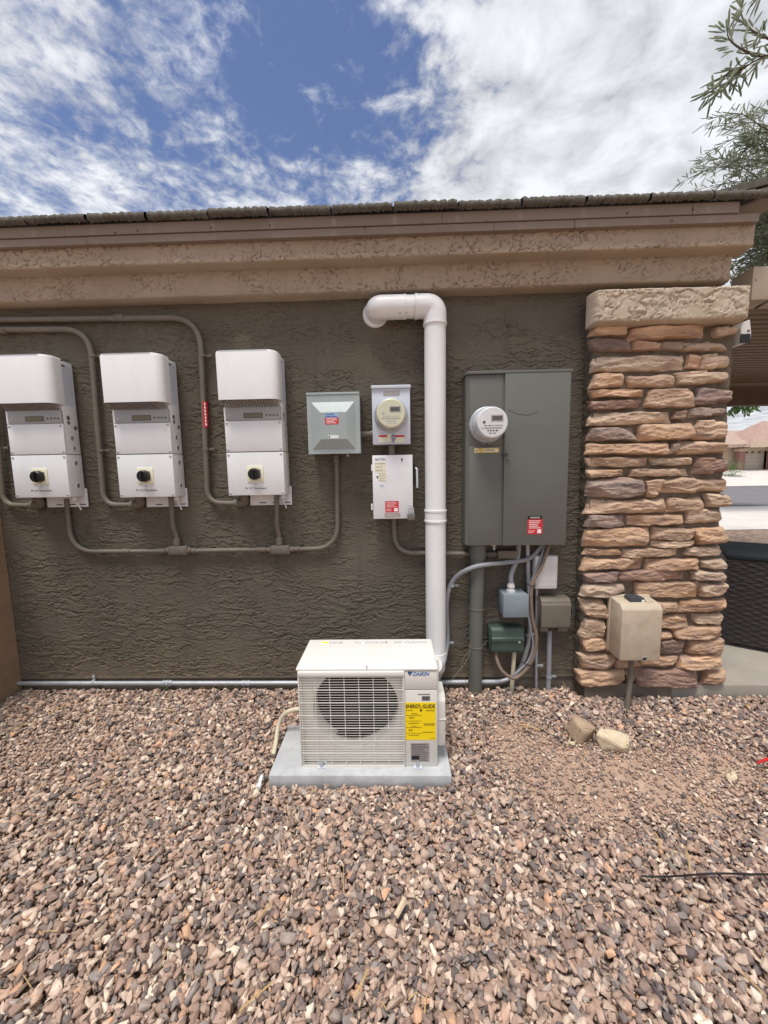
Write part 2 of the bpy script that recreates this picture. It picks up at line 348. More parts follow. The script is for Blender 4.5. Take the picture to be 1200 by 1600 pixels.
# ================================================================== THE SETTING
def gz(y):
    return float(np.interp(y, [-200, 3, 6.2, 10.8, 22, 25, 30, 80, 3000], [-.02, -.02, .03, .05, .10, .30, .98, 1.0, 1.0]))
def patch(x, y): return min(1., sum(math.exp(-((x-c.x)**2+(y-c.y)**2)/(rad*rad)) for c, rad, a in DIRT))
DIRT = [(G(800, 1135), .17, .012), (G(860, 1235), .16, .010), (G(950, 1260), .16, .010), (G(1080, 1190), .20, .012), (G(960, 1195), .20, .016), (G(880, 1190), .22, .010), (G(1090, 1250), .20, .012), (G(790, 1175), .16, .014), (G(60, 1172), .25, .012), (G(1150, 1190), .22, .014), (G(1010, 1215), .16, .014)]
def dirt_h(x, y):
    h = .004*fbm(x*3, y*3, 5, 4)+.0015*fbm(x*40, y*40, 9, 3)
    for c, r, a in DIRT: h = h+a*1.5*np.exp(-((x-c.x)**2+(y-c.y)**2)/(r*r))
    return h
gx = np.concatenate([[-1500, -400, -100, -30, -10, -5], np.arange(-3.2, 3.8, .02), [5, 8, 12, 20, 35, 60, 100, 400, 1500]])
gy = np.concatenate([[-800, -200, -50, -15, -6, -4], np.arange(-2.6, .12, .02), [.4, 1, 3, 6.2, 10.8, 22, 25, 30, 45, 80, 300, 1500, 2900]])
X, Y = np.meshgrid(gx, gy); Z = np.vectorize(gz)(Y)
near = (X > -3.2) & (X < 3.7) & (Y > -2.65) & (Y < .1); Z = np.where(near, Z-.013+dirt_h(X, Y), Z)
g = obj('ground', gridmesh('ground', np.stack([X, Y, Z], -1)), m_dirt, origin=False); g['kind'] = 'structure'; g['label'] = 'bare tan dirt under the gravel and out to the street'

def hull_stones(n, flat=.62, npts=10, seed=1):
    r = random.Random(seed); out = []
    for _ in range(n):
        bm = BM(); f = flat*r.uniform(.7, 1.2); w = r.uniform(.45, .9)
        for _ in range(npts):
            v = Vector((r.gauss(0, 1), r.gauss(0, 1), r.gauss(0, 1))).normalized(); k = r.uniform(.82, 1.)
            v = Vector([math.copysign(abs(c)**.75, c) for c in v])*k; bm.verts.new((v.x*.5, v.y*w*.5, v.z*f*.5))
        res = bmesh.ops.convex_hull(bm, input=bm.verts); bmesh.ops.delete(bm, geom=[v for v in bm.verts if not v.link_faces], context='VERTS')
        bmesh.ops.bevel(bm, geom=bm.edges[:], offset=.016, segments=1, affect='EDGES', profile=.5); bmesh.ops.triangulate(bm, faces=bm.faces[:])
        bm.verts.index_update(); out.append((np.array([v.co[:] for v in bm.verts]), np.array([[v.index for v in f.verts] for f in bm.faces]))); bm.free()
    return out
PAL = np.array([.975, .975, .94])*np.array([lin(c) for c in [(192, 168, 152), (176, 150, 136), (206, 184, 168), (164, 138, 124), (150, 128, 118), (136, 120, 114), (126, 114, 112), (106, 97, 96), (214, 194, 178), (184, 154, 136), (164, 150, 142), (228, 212, 196), (146, 136, 132), (202, 162, 134)]])
PW = np.array([12, 13, 9, 12, 10, 8, 7, 4, 5, 6, 6, 2.2, 5, 2.]); PW = PW/PW.sum()
def stone_field(name, x0, x1, y0, y1, n, smin, smax, keep, label, base=None):
    lib = hull_stones(48); cell = .006; nx = int((x1-x0)/cell)+2; ny = int((y1-y0)/cell)+2
    hy, hx = np.meshgrid(y0+np.arange(ny)*cell, x0+np.arange(nx)*cell, indexing='ij')
    hm = dirt_h(hx, hy)-.030
    V, Fc, Cc = [], [], []; off = 0; r = np.random.default_rng(5)
    for i in range(n):
        x = r.uniform(x0+.02, x1-.02); y = r.uniform(y0+.02, y1-.02)
        if not keep(x, y, r): continue
        sz = (smin+(smax-smin)*r.beta(1.7, 3.2))*(1-.48*patch(x, y))
        if r.random() < .25: sz *= .6
        vs, fs = lib[r.integers(len(lib))]
        a = r.uniform(0, 2*PI); tx, ty = r.normal(0, .28), r.normal(0, .28)
        ca, sa = math.cos(a), math.sin(a); Rz = np.array([[ca, -sa, 0], [sa, ca, 0], [0, 0, 1]])
        Rx = np.array([[1, 0, 0], [0, math.cos(tx), -math.sin(tx)], [0, math.sin(tx), math.cos(tx)]]); Ry = np.array([[math.cos(ty), 0, math.sin(ty)], [0, 1, 0], [-math.sin(ty), 0, math.cos(ty)]])
        p = (vs*sz)@(Ry@Rx@Rz).T
        rx = .42*(p[:, 0].max()-p[:, 0].min()); ry = .42*(p[:, 1].max()-p[:, 1].min())
        ix0, ix1 = int((x-rx-x0)/cell), int((x+rx-x0)/cell)+1; iy0, iy1 = int((y-ry-y0)/cell), int((y+ry-y0)/cell)+1
        ix0, iy0 = max(ix0, 0), max(iy0, 0); sub = hm[iy0:iy1+1, ix0:ix1+1]
        if sub.size == 0: continue
        gnd = dirt_h(np.array(x), np.array(y))-.018
        zc = float(np.mean(sub))*.75+float(sub.max())*.25 - p[:, 2].min()*.62
        if zc > gnd+.036: 
            if r.random() < .9: continue
        p = p+np.array([x, y, zc]); ii = hx[iy0:iy1+1, ix0:ix1+1]-x; jj = hy[iy0:iy1+1, ix0:ix1+1]-y
        q = 1-(ii/rx)**2-(jj/ry)**2; th = np.where(q > 0, zc+(p[:, 2].max()-zc)*np.sqrt(np.clip(q, 0, 1))*.85, -9); hm[iy0:iy1+1, ix0:ix1+1] = np.maximum(sub, th)
        c = PAL[r.choice(len(PAL), p=PW)]*r.uniform(.85, 1.15)
        V.append(p); Fc.append(fs+off); off += len(p); Cc.append(np.repeat(c[None], len(p), 0))
    V = np.concatenate(V); Fc = np.concatenate(Fc); Cc = np.concatenate(Cc)
    me = bpy.data.meshes.new(name); me.vertices.add(len(V)); me.vertices.foreach_set('co', V.reshape(-1).astype('f')); me.loops.add(Fc.size); me.loops.foreach_set('vertex_index', Fc.reshape(-1).astype('i'))
    me.polygons.add(len(Fc)); me.polygons.foreach_set('loop_start', (np.arange(len(Fc))*3).astype('i')); me.update(calc_edges=True)
    at = me.attributes.new('col', 'FLOAT_COLOR', 'POINT'); at.data.foreach_set('color', np.concatenate([Cc, np.ones((len(Cc), 1))], 1).reshape(-1).astype('f'))
    o = obj(name, me, m_gravel, origin=False); o['kind'] = 'stuff'; o['label'] = label; o['category'] = 'gravel'; return o
def keep(x, y, r):
    if -.68 < x < .27 and -.87 < y < -.44: return False
    if x > 1.2 and y > -.13: return False
    if abs(x) > (y+2.6)*1.12+1.0: return False
    k = 1.
    for c, rad, a in DIRT: k -= .42*math.exp(-((x-c.x)**2+(y-c.y)**2)/(rad*rad*.8))
    return r.random() < max(k, .12)
stone_field('gravel', -2.73, 3.1, -2.3, .0, 140000, .020, .068, keep, 'loose pinkish brown crushed gravel in front of the house wall')

def strip(name, x0, x1, ys, m, lift, label):
    bm = BM(); A = [[bm.verts.new((x, y, gz(y)+lift)) for y in ys] for x in (x0, x1)]
    for i in range(len(ys)-1): bm.faces.new((A[0][i], A[1][i], A[1][i+1], A[0][i+1]))
    o = obj(name, bm, m, origin=False); o['kind'] = 'structure'; o['label'] = label; return o
strip('yard_gravel', 2.0, 60, [3.3, 6.2], m_yard, .02, 'strip of brown gravel beyond the patio')
strip('pavement', -80, 80, [6.2, 10.8], m_pave, .03, 'pale concrete pavement before the street')
strip('road', -80, 80, [10.8, 22], m_road, .012, 'grey asphalt street')
strip('far_pavement', -80, 80, [22, 25], m_pave, .03, 'pale kerb and pavement across the street')
strip('driveway', 18, 60, [25, 30], m_pave, .03, 'pale concrete driveway of the house across the street')
bm = BM(); box(bm, U(1049, 1080, -.12)[0], 9, -.12, 3.3, -.1, .085, .012)
o = obj('patio', bm, m_slab, origin=False, smooth=SM); o['kind'] = 'structure'; o['label'] = 'raised concrete patio slab to the right of the stone pillar'

# ================================================================== THE HOUSE
XR = U(1128, 800, -.2)[0]               # right end of the stucco wall
house = thing('house', (0, 0, 0), 'tan and olive stucco house wall with a stone pillar under a tiled eave', 'house')
zt = 2.80
nu, nv = 1000, 700
X, Z = np.meshgrid(np.linspace(-2.80, 1.5, nu), np.linspace(.09, zt, nv)); Y = -stucco(X, Z, 3, 1.15, fz=34., fx=8., cw=.065, cd=1.3)
wme = [gridmesh('w', np.stack([X, Y, Z], -1))]
X, Z = np.meshgrid(np.linspace(-6, -2.80, 60), np.linspace(.09, zt, 60)); wme.append(gridmesh('w2', np.stack([X, Y[0, 0]+0*X, Z], -1)))
bm = BM(); box(bm, -6, 2.0, .02, .25, .06, zt); me = bpy.data.meshes.new('w3'); bm.to_mesh(me); bm.free(); wme.append(me)
bm = BM(); box(bm, -2.9, 1.25, -.006, .02, .086, .098); me = bpy.data.meshes.new('w4'); bm.to_mesh(me); bm.free(); wme.append(me)
w = obj('wall', joinmesh('wall', wme), m_stucco, house, smooth=SM*2)
cxa = U(913, 1080, -.12)[0]; cxb = U(1048, 1080, -.12)[0]
bm = BM(); box(bm, -6, cxa+.01, .008, .25, -.2, .085); box(bm, cxa, cxb, -.124, .2, -.2, .10); box(bm, cxa+.02, cxb, -.09, .2, .10, .25)
obj('foundation', bm, m_found, house)

# stone pillar: core, mortar and ledge stones
PYF = -.10
cx0 = U(921, 760, -.12)[0]; cx1 = U(1131, 760, -.12)[0]
zb = U(980, 1068, -.12)[1]; zc0 = U(1050, 502, -.12)[1]
nz_ = 220; X, Z = np.meshgrid(np.linspace(cx0, cx1, 60), np.linspace(zb, zc0+.05, nz_)); Yc = PYF-.012*fbm(X*9, Z*9, 4)-.004*fbm(X*50, Z*50, 6)
pm = [gridmesh('c', np.stack([X, Yc, Z], -1))]
bm = BM(); box(bm, cx0+.004, cx1, -.09, .6, zb-.02, zc0+.17); me = bpy.data.meshes.new('c2'); bm.to_mesh(me); bm.free(); pm.append(me)
pillar = obj('stone_pillar', joinmesh('p', pm), m_mortar, house, smooth=SM*2)
nz = 300; Yg, Zg = np.meshgrid(np.linspace(.02, -.108, 30), np.linspace(zb-.01, zc0+.17, nz)); hh = stucco(Yg, Zg, 40, 1.2)
wob = .006*fbm(Zg*6, Zg*0, 12)
rnd = np.clip((Yg+.108)/.03, 0, 1); Xg = cx0-.006-hh*rnd+wob+.02*(1-rnd)**2
obj('pillar_return', gridmesh('r', np.stack([Xg, Yg, Zg], -1)), m_stucco, pillar, smooth=9)
OC, TC, PC, BC = (188, 153, 122), (190, 168, 144), (130, 115, 110), (140, 126, 110)
Z7 = [(105,362,330,410,'o'),(345,355,830,430,'o'),(880,355,1030,415,'t'),(105,425,350,510,'p'),(365,450,530,505,'o'),(540,450,680,505,'b'),(690,450,985,510,'t'),
(115,535,700,635,'t'),(710,530,790,620,'o'),(795,530,985,622,'t'),(115,650,300,740,'o'),(330,660,625,738,'t'),(645,635,990,715,'t'),(105,752,440,798,'o'),(455,750,755,862,'t'),(765,735,1010,845,'p'),
(100,818,425,872,'p'),(100,895,615,970,'t'),(625,885,700,940,'b'),(725,860,975,922,'p'),(95,990,385,1072,'p'),(400,968,750,1065,'o'),(760,945,970,1065,'t'),(85,1090,590,1160,'o'),(595,1085,640,1160,'b'),(645,1075,980,1158,'t'),
(85,1180,465,1235,'t'),(480,1180,740,1228,'t'),(755,1180,980,1280,'p'),(90,1255,310,1300,'o'),(350,1250,725,1297,'o'),(85,1312,435,1430,'p'),(445,1325,535,1425,'t'),(530,1305,985,1405,'t'),(80,1445,575,1530,'t'),(590,1435,810,1515,'t'),(830,1410,985,1490,'t')]
Z8 = [(75,95,290,160,'p'),(305,95,615,145,'o'),(640,60,875,140,'t'),(60,170,425,270,'o'),(445,165,675,235,'o'),(685,165,865,258,'o'),(445,238,685,275,'t'),(60,288,270,322,'o'),(275,285,595,330,'o'),(640,275,850,325,'t'),
(50,340,395,405,'o'),(410,345,710,405,'o'),(725,348,865,400,'t'),(55,420,235,470,'p'),(245,408,635,468,'p'),(670,415,855,462,'t'),(50,485,285,560,'t'),(350,475,720,565,'o'),(720,485,858,560,'t'),(45,580,180,675,'o'),(475,590,575,655,'t'),(590,578,862,650,'o'),
(45,690,170,785,'o'),(480,665,640,735,'o'),(680,660,842,712,'t'),(45,795,180,865,'o'),(485,755,550,795,'o'),(555,730,855,795,'o'),(490,805,625,880,'p'),(650,805,855,880,'o'),(35,890,225,975,'t'),(235,920,370,960,'o'),(370,900,590,965,'o'),(600,890,845,965,'o'),
(20,985,285,1062,'o'),(290,990,335,1055,'b'),(340,975,710,1070,'p'),(735,990,850,1068,'o'),(190,580,465,655,'p'),(190,665,470,740,'o'),(190,750,470,830,'o'),(190,840,480,885,'t')]
L = [(a/4+900, b/4+420, c/4+900, d/4+420, k) for a, b, c, d, k in Z7]+[(a/3.637+900, b/3.637+780, c/3.637+900, d/3.637+780, k) for a, b, c, d, k in Z8]
vs_all, q_all, c_all = [], [], []; off = 0
for i, (a, b, c, d, k) in enumerate(L):
    x0, x1, z0, z1 = FB(a-.5, b-.7, c+.5, d+.7, -.14); rr = np.random.default_rng(i+100)
    w_, h_ = x1-x0, z1-z0; nu = max(10, int(w_/.0065)); nv = max(9, int(h_/.0055))
    s1 = np.linspace(-1, 1, nu); t1 = np.linspace(-1, 1, nv); s1 = np.sign(s1)*(1-(1-abs(s1))**1.35); t1 = np.sign(t1)*(1-(1-abs(t1))**1.35)
    s, tt = np.meshgrid(s1, t1); X = (x0+x1)/2+s*w_/2; Z = (z0+z1)/2+tt*h_/2
    # ragged outline: ends slant and wander, top and bottom edges wave
    slL, slR = rr.uniform(-.5, .5), rr.uniform(-.5, .5)
    X = X+np.where(s < 0, slL, slR)*np.abs(s)**3*tt*h_*.42 + .008*perlin(Z*30+i*7, s*1.2+i, 31)*np.abs(s)**4
    Z = Z+.006*perlin(X*14+i*3.3, tt*.8+i, 33)*np.abs(tt)**1.5 + tt*h_*.10*perlin(X*6+i, X*0+i*2.2, 35) + s*h_*rr.uniform(-.07, .07)
    right = c > 1138
    e = np.clip(1-np.abs(s)**rr.uniform(20, 40), 0, 1)**.5*np.clip(1-np.abs(tt)**rr.uniform(11, 22), 0, 1)**.5
    if right: e = np.where(s > 0, np.clip(1-np.abs(tt)**5, 0, 1)**.5*np.clip(1-np.abs(s)**10, 0, 1)**.5, e)
    prot = rr.uniform(.034, .056)*(.85 if h_ < .06 else 1.)
    tilt = rr.uniform(-.18, .18)*s+rr.uniform(-.22, .22)*tt
    strata = np.round(perlin(X*3+i, Z*42+i*5+perlin(X*9, Z*9, 41)*1.2, 36)*3)/3
    ridged = 1-np.abs(perlin(X*13+i*2, Z*46+i, 37))*2.2
    hgt = prot*(1+tilt*.6)+.003*perlin(X*7+i, Z*20+i, 38)+.006*strata+.003*ridged+.003*fbm(X*60+i, Z*110+i, 39, 3)
    asp = w_/h_
    for _ in range(7):
        th = rr.uniform(0, 2*PI); of = rr.uniform(.35, .85); dd = s*asp*.5*math.cos(th)+tt*math.sin(th); mxd = abs(asp*.5*math.cos(th))+abs(math.sin(th))
        hgt = hgt-np.maximum(0, dd-of*mxd)*h_*rr.uniform(.15, .5)
    hgt = np.maximum(hgt, .006)
    ybase = PYF+(.12 if right else .012)
    if right: Yv = np.where(s > .0, PYF-hgt*e+(1-e)*.12, PYF+.012-(hgt+.012)*e)
    else: Yv = ybase-(hgt+.012)*e
    base = {'o': OC, 't': TC, 'p': PC, 'b': BC}[k]; cc_ = np.array(lin(base))*rr.uniform(.85, 1.1); rm = rr.random(); cc_ = cc_*(1-.4*(rm > .75))+np.array(lin((166, 126, 100)))*.4*(rm > .75); cc_ = cc_*(1-.35*(rm < .2))+np.array(lin((170, 160, 148)))*.35*(rm < .2)
    mixn = np.clip(.5+.9*fbm(X*5+i*9, Z*22+i, 43, 3), 0, 1)[..., None]; alt = np.array(lin((200, 176, 152) if k in 'ot' else (170, 140, 122)))
    alt2 = np.array(lin((158, 132, 122) if k in 'ot' else (120, 102, 100))); c2 = cc_*(1-.55*mixn)+alt*.55*mixn
    mm = np.clip(fbm(X*8+i*3, Z*26+i*2, 47, 3)*1.5-.15, 0, 1)[..., None]*.7; c2 = c2*(1-mm)+alt2*mm
    P = np.stack([X, Yv, Z], -1).reshape(-1, 3); ii = np.arange((nv-1)*(nu-1)); r_, c_ = ii//(nu-1), ii % (nu-1); a0 = r_*nu+c_+off
    vs_all.append(P); q_all.append(np.stack([a0, a0+1, a0+nu+1, a0+nu], 1)); c_all.append(c2.reshape(-1, 3)); off += len(P)
V = np.concatenate(vs_all); Q = np.concatenate(q_all); Cc = np.concatenate(c_all); me = bpy.data.meshes.new('st'); me.vertices.add(len(V)); me.vertices.foreach_set('co', V.reshape(-1).astype('f'))
me.loops.add(Q.size); me.loops.foreach_set('vertex_index', Q.reshape(-1).astype('i')); me.polygons.add(len(Q)); me.polygons.foreach_set('loop_start', (np.arange(len(Q))*4).astype('i')); me.update(calc_edges=True)
at = me.attributes.new('col', 'FLOAT_COLOR', 'POINT'); at.data.foreach_set('color', np.concatenate([Cc, np.ones((len(Cc), 1))], 1).reshape(-1).astype('f'))
obj('ledge_stones', me, m_stone, pillar, smooth=math.radians(24))
# cap of the pillar
x0, x1, z0, z1 = FB(932, 447, 1176, 501, -.21)
cm_ = slab_mesh('cap', x0-.006, x1, z0, z1, -.212, -.10, .0055, 60, 1.7, cw=.06, cd=1.6, ez=7, ex=14, fx=9., fz=22.)
obj('pillar_cap', cm_, m_cap, pillar, smooth=math.radians(60))

# cornice bands, fascia and tiles
yb2, yb1, yfa = -.10, -.19, -.225
z2b = U(600, 455, yb2)[1]; z1b = U(600, 403, yb1)[1]; zfb = U(600, 366, yfa)[1]; zfm = U(600, 353, yfa)[1]; zft = U(600, 336, yfa)[1]
xe2 = U(1146, 420, yb2)[0]; xe1 = U(1183, 370, yb1)[0]; xef = U(1187, 335, yfa)[0]
o = obj('cornice', slab_mesh('c2', -5.5, xe2, z2b, z1b+.06, yb2, .01, .005, 71, 1.2, ez=9, ex=200, fx=11, fz=30, cw=.05, cd=2.4), m_tan, house, smooth=math.radians(60))
o = obj('cornice', slab_mesh('c1', -5.5, xe1, z1b, zfb+.03, yb1, -.06, .005, 81, 1.2, ez=9, ex=200, fx=11, fz=30, cw=.05, cd=2.4), m_tan, house, smooth=math.radians(60))
bm = BM(); box(bm, -5.5, xe1-.02, -.085, .3, z1b+.02, zfb+.02); obj('soffit', bm, m_tan, house)
bm = BM()
segs = [(-5.5, U(133, 350, yfa)[0]), (U(133, 350, yfa)[0], U(772, 350, yfa)[0]), (U(772, 350, yfa)[0], U(898, 350, yfa)[0]), (U(898, 350, yfa)[0], xef)]
for i, (a, b) in enumerate(segs): box(bm, a+.0012, b-.0012, yfa-.001*(i % 2), .0, zfb, zfm-.003, .001)
for i, (a, b) in enumerate(((-5.5, -1.9), (-1.9, .3), (.3, 1.7), (1.7, xef-.12))): box(bm, a+.001, b-.001, yfa-.008-.001*(i % 2), -.05, zfm, zft, .001)
obj('fascia', bm, m_fascia, house)
for px, py in ((180, 364), (215, 360), (330, 355), (422, 352), (570, 356), (660, 350), (760, 346), (980, 333), (1083, 327), (1050, 345)):
    bm = BM(); p = UP(px, py, yfa-.010); lathe(bm, p, (0, -1, 0), [(.005, 0), (.005, .003), (.002, .004)], 8); obj('nail', bm, m_dgrey, house)
# tile courses up the slope
slope = math.tan(math.radians(20)); ztl = zft+.004; ytl = yfa-.045
def tile_courses():
    P = []; Fq = []; off = 0; rr = np.random.default_rng(3)
    for c in range(10):
        y0 = ytl+c*.33; zb_ = ztl+c*.33*slope; x = -5.6+(.17 if c % 2 else 0)
        while x < xef+.02-(0 if c == 0 else 0):
            w_ = .352*rr.uniform(.97, 1.03); n = 46 if c == 0 else 14; xs = np.linspace(x+.003, x+w_-.008, n); dz = rr.uniform(-.005, .006); dy = rr.uniform(-.01, .008)
            ph = (xs-x)/w_*7*PI+rr.uniform(0, 1)
            top = .029+.007*np.abs(np.sin(ph))**.7+.0012*rr.normal(size=n)*(1 if c == 0 else .3)+dz
            bot = .0+.003*rr.normal(size=n)
            fy = y0+dy+.002*rr.normal(size=n)*(1 if c == 0 else .3)
            rows = [(fy+.03, zb_+bot), (fy, zb_+bot+.002), (fy-.004, zb_+top*.5), (fy+.004, zb_+top), (fy+.12, zb_+top+.12*slope), (fy+.37, zb_+top*.9+.37*slope)]
            for (yy, z_) in rows: P.append(np.stack([xs, yy+0*xs, z_+0*xs], -1))
            for r_ in range(len(rows)-1):
                a = off+r_*n+np.arange(n-1); Fq.append(np.stack([a, a+1, a+n+1, a+n], 1))
            off += n*len(rows); x += w_
    V = np.concatenate(P); Q = np.concatenate(Fq); me = bpy.data.meshes.new('tl'); me.vertices.add(len(V)); me.vertices.foreach_set('co', V.reshape(-1).astype('f'))
    me.loops.add(Q.size); me.loops.foreach_set('vertex_index', Q.reshape(-1).astype('i')); me.polygons.add(len(Q)); me.polygons.foreach_set('loop_start', (np.arange(len(Q))*4).astype('i')); me.update(calc_edges=True); return me
obj('roof', tile_courses(), m_tile, house)
bm = BM(); prism(bm, [(ytl+.03, ztl-.006), (ytl+.03, ztl+.032), (ytl+3.4, ztl+3.36*slope), (ytl+3.4, ztl+3.36*slope-.05)], 'x', -5.5, xef-.05); obj('roof_deck', bm, m_dark, house)  # deck coloured near black, painting in the shaded gap between tiles and fascia
# cross roof rising to the right beyond the eave
def rake(y0, y1, pts, m, name, par=None):
    bm = BM(); prism(bm, [U(px, py, y0) for px, py in pts], 'y', y0, y1); return obj(name, bm, m, par or house)
rake(-.20, 2.2, [(1112, 300), (1240, 265), (1240, 276), (1112, 311)], m_tile, 'cross_roof')
rake(-.19, 2.2, [(1150, 306), (1240, 280), (1240, 288), (1150, 315)], m_fascia, 'barge_board')
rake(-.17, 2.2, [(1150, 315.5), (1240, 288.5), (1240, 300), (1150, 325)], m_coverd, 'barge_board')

# block wall at the left
BX = -2.745
block = thing('block_wall', (BX-.1, -1.5, 0), 'brown painted concrete block wall running out from the house at the left edge', 'wall')
bm = BM(); hb = .252; off0 = .135
zs = [-.1]+[-.0+off0+hb*k-.0 for k in range(-0, 7)]
for i in range(len(zs)-1):
    y = 0.0 - (.2 if i % 2 else 0)
    ys = [0.]+[y-.42*k for k in range(1, 12)] if i % 2 == 0 else [0.]+[y-.42*k for k in range(0, 12)]
    for a, b in zip(ys, ys[1:]): box(bm, BX-.2, BX+random.uniform(-.001, .001), b+.0008, a-.0008, zs[i]+.0015, zs[i+1]-.0015, .004, 1)
box(bm, BX-.19, BX-.004, -4.6, -.001, -.1, zs[-1]-.01)
obj('blocks', bm, m_block, block)
bm = BM(); box(bm, BX, BX+.05, -4.6, .0, -.15, .012, .01); obj('footing', bm, m_found, block)

# ================================================================== CONDUITS
CY = -.035
def conduit(name, label, pts, r, m, cat='conduit', couplings=(), clamps=(), rad=.12, group=None, Y=CY, n=10, cm=None, free=None):
    P = [UP(a, b, Y if len(q) == 0 else q[0]) for a, b, *q in pts]; path = (spline(P, 10) if free else fillet(P, rad, n))
    bm = BM(); tube(bm, path, r, 14); base = min(path, key=lambda p: p.z)
    root = thing(name, (base.x, base.y, base.z), label, cat, group); obj('pipe', bm, m, root, smooth=SM)
    for (px, py, axis) in couplings:
        bm = BM(); p = UP(px, py, Y); a = Vector((1, 0, 0)) if axis == 'x' else Vector((0, 0, 1)); k = r
        lathe(bm, p-a*.028, a, [(k*1.0, 0), (k*1.28, .001), (k*1.28, .016), (k*1.12, .018), (k*1.12, .038), (k*1.28, .040), (k*1.28, .055), (k, .056)], 16)
        for s in (-.02, .02):
            q = p+a*s; lathe(bm, q+Vector((0, -r*1.2, 0)), (0, -1, 0), [(.005, 0), (.005, .006), (.002, .007)], 8)
        obj('coupling', bm, cm or m, root, smooth=SM)
    for (px, py, axis) in clamps:
        bm = BM(); p = UP(px, py, Y); a = Vector((1, 0, 0)) if axis == 'x' else Vector((0, 0, 1))
        lathe(bm, p-a*.009, a, [(r*1.0, 0), (r*1.17, .001), (r*1.17, .017), (r, .018)], 16)
        b = Vector((1, 0, 0)) if axis == 'z' else Vector((0, 0, 1))
        q = p+b*(r+.018); box(bm, q.x-(.02 if axis == 'z' else .009), q.x+(.02 if axis == 'z' else .009), Y+r-.012, Y+r-.002, q.z-(.02 if axis == 'x' else .009), q.z+(.02 if axis == 'x' else .009), .002)
        lathe(bm, Vector((q.x+(.006 if axis == 'z' else 0), Y+r-.012, q.z+(.006 if axis == 'x' else 0))), (0, -1, 0), [(.006, 0), (.005, .004), (.001, .005)], 8)
        obj('clamp', bm, cm or m, root, smooth=SM)
    return root
rc = .0175
cA = conduit('conduit', 'grey painted conduit bending down to the third inverter from the left, red tag on it', [(-180, 502), (312, 496), (325, 786), (372, 786.5)], rc, m_cond, couplings=[(188, 496.5, 'x')], clamps=[(317, 556, 'z'), (321.5, 702, 'z')], rad=.2)
cB = conduit('conduit', 'grey painted conduit bending down to the middle inverter, below another conduit', [(-180, 517), (140, 514), (163, 789), (206, 789)], rc, m_cond, couplings=[(4, 516.5, 'x')], clamps=[(146, 556, 'z'), (158.5, 704, 'z')], rad=.18)
cC = conduit('conduit', 'grey painted conduit curving into the bottom of the leftmost inverter', [(-14, 560), (6, 789), (46, 790)], rc, m_cond, clamps=[(-2, 700, 'z')], rad=.18)
# red tag on the conduit
bm = BM(); a = UP(320, 628, CY); b = UP(321.5, 668, CY); tube(bm, [a, b], rc*1.06, 14); tg = obj('warning_label', bm, m_red, cA, smooth=SM)
bm = BM()
for px in (324.2,):
    for i in range(7):
        z1_, z0_ = U(px, 630+i*5.3, CY)[1], U(px, 633.8+i*5.3, CY)[1]; x = U(px, 650, CY)[0]-.004; box(bm, x-.004, x+.003, CY-rc*1.06-.0008, CY-.010, z0_, z1_)
obj('label_print', bm, m_inkw, tg)
cD = conduit('conduit', 'grey painted conduit run under the three inverters to the pyramid lidded box', [(104, 780), (112, 862), (277, 861), (437, 858.5), (528, 857), (525.5, 705)], .0155, m_cond, couplings=[(198, 861.5, 'x'), (253, 861, 'x'), (300, 860.5, 'x'), (410, 859, 'x'), (462, 858, 'x')], rad=.17, Y=-.03)
for px, py, x2, y2 in ((277, 861, 267, 775), (437, 860, 432.5, 775)):
    bm = BM(); x0, x1, z0, z1 = FB(px-15, py-7, px+15, py+7, -.055); box(bm, x0, x1, -.058, -.008, z0, z1, .008, 3); box(bm, x0+.012, x1-.012, -.062, -.05, z0+.012, z1-.012, .002)
    for s in (x0, x1): lathe(bm, Vector((s-.02, -.03, (z0+z1)/2)), (1, 0, 0), [(.016, 0), (.021, .001), (.021, .039), (.018, .04)], 16)
    cb_ = obj('conduit_body', bm, m_cond, cD, smooth=SM)
    bm = BM(); tube(bm, spline([UP(px, py-5, -.03), UP(px-1, py-22, -.03), UP((px+x2)/2-2, (py+y2)/2, -.05), UP(x2, y2, -.075), UP(x2-1, y2-14, -.08)]), .0165, 14); obj('drop_pipe', bm, m_cond, cD, smooth=SM)
    bm = BM(); p = UP(px-.5, py-16, -.03); lathe(bm, p-Vector((0, 0, .03)), (0, 0, 1), [(.018, 0), (.023, .001), (.023, .045), (.018, .046)], 16); obj('coupling', bm, m_cond, cD, smooth=SM)
cE = conduit('conduit', 'grey conduit curving from the white disconnect box behind the white duct to the panel', [(615, 800), (617, 864), (776, 866)], .0165, m_cond, couplings=[(768, 866, 'x')], rad=.2, Y=-.03)
bm = BM(); x0, x1, z0, z1 = FB(778, 860.5, 811, 873, -.06); box(bm, x0, x1, -.065, -.01, z0, z1, .004); obj('conduit_body', bm, m_cond, cE, smooth=SM)
cS = conduit('galvanised_conduit', 'bare silver steel conduit running low along the wall base then up to the panel', [(-100, 1068), (480, 1067), (806, 1065), (829, 1000), (824, 850)], .0155, m_galv, couplings=[(385, 1067.3, 'x')], clamps=[(146, 1067, 'x'), (640, 1066, 'x'), (825, 992, 'z')], rad=.16, Y=-.028)
bm = BM(); p = UP(262, 1067.4, -.028)
lathe(bm, p-Vector((.035, 0, 0)), (1, 0, 0), [(.0155, 0), (.021, .001), (.021, .02), (.0185, .021), (.0185, .03), (.023, .031), (.023, .042), (.0185, .043), (.0185, .05), (.021, .051), (.021, .07), (.0155, .071)], 6+10); obj('compression_fitting', bm, m_galv, cS, smooth=SM)

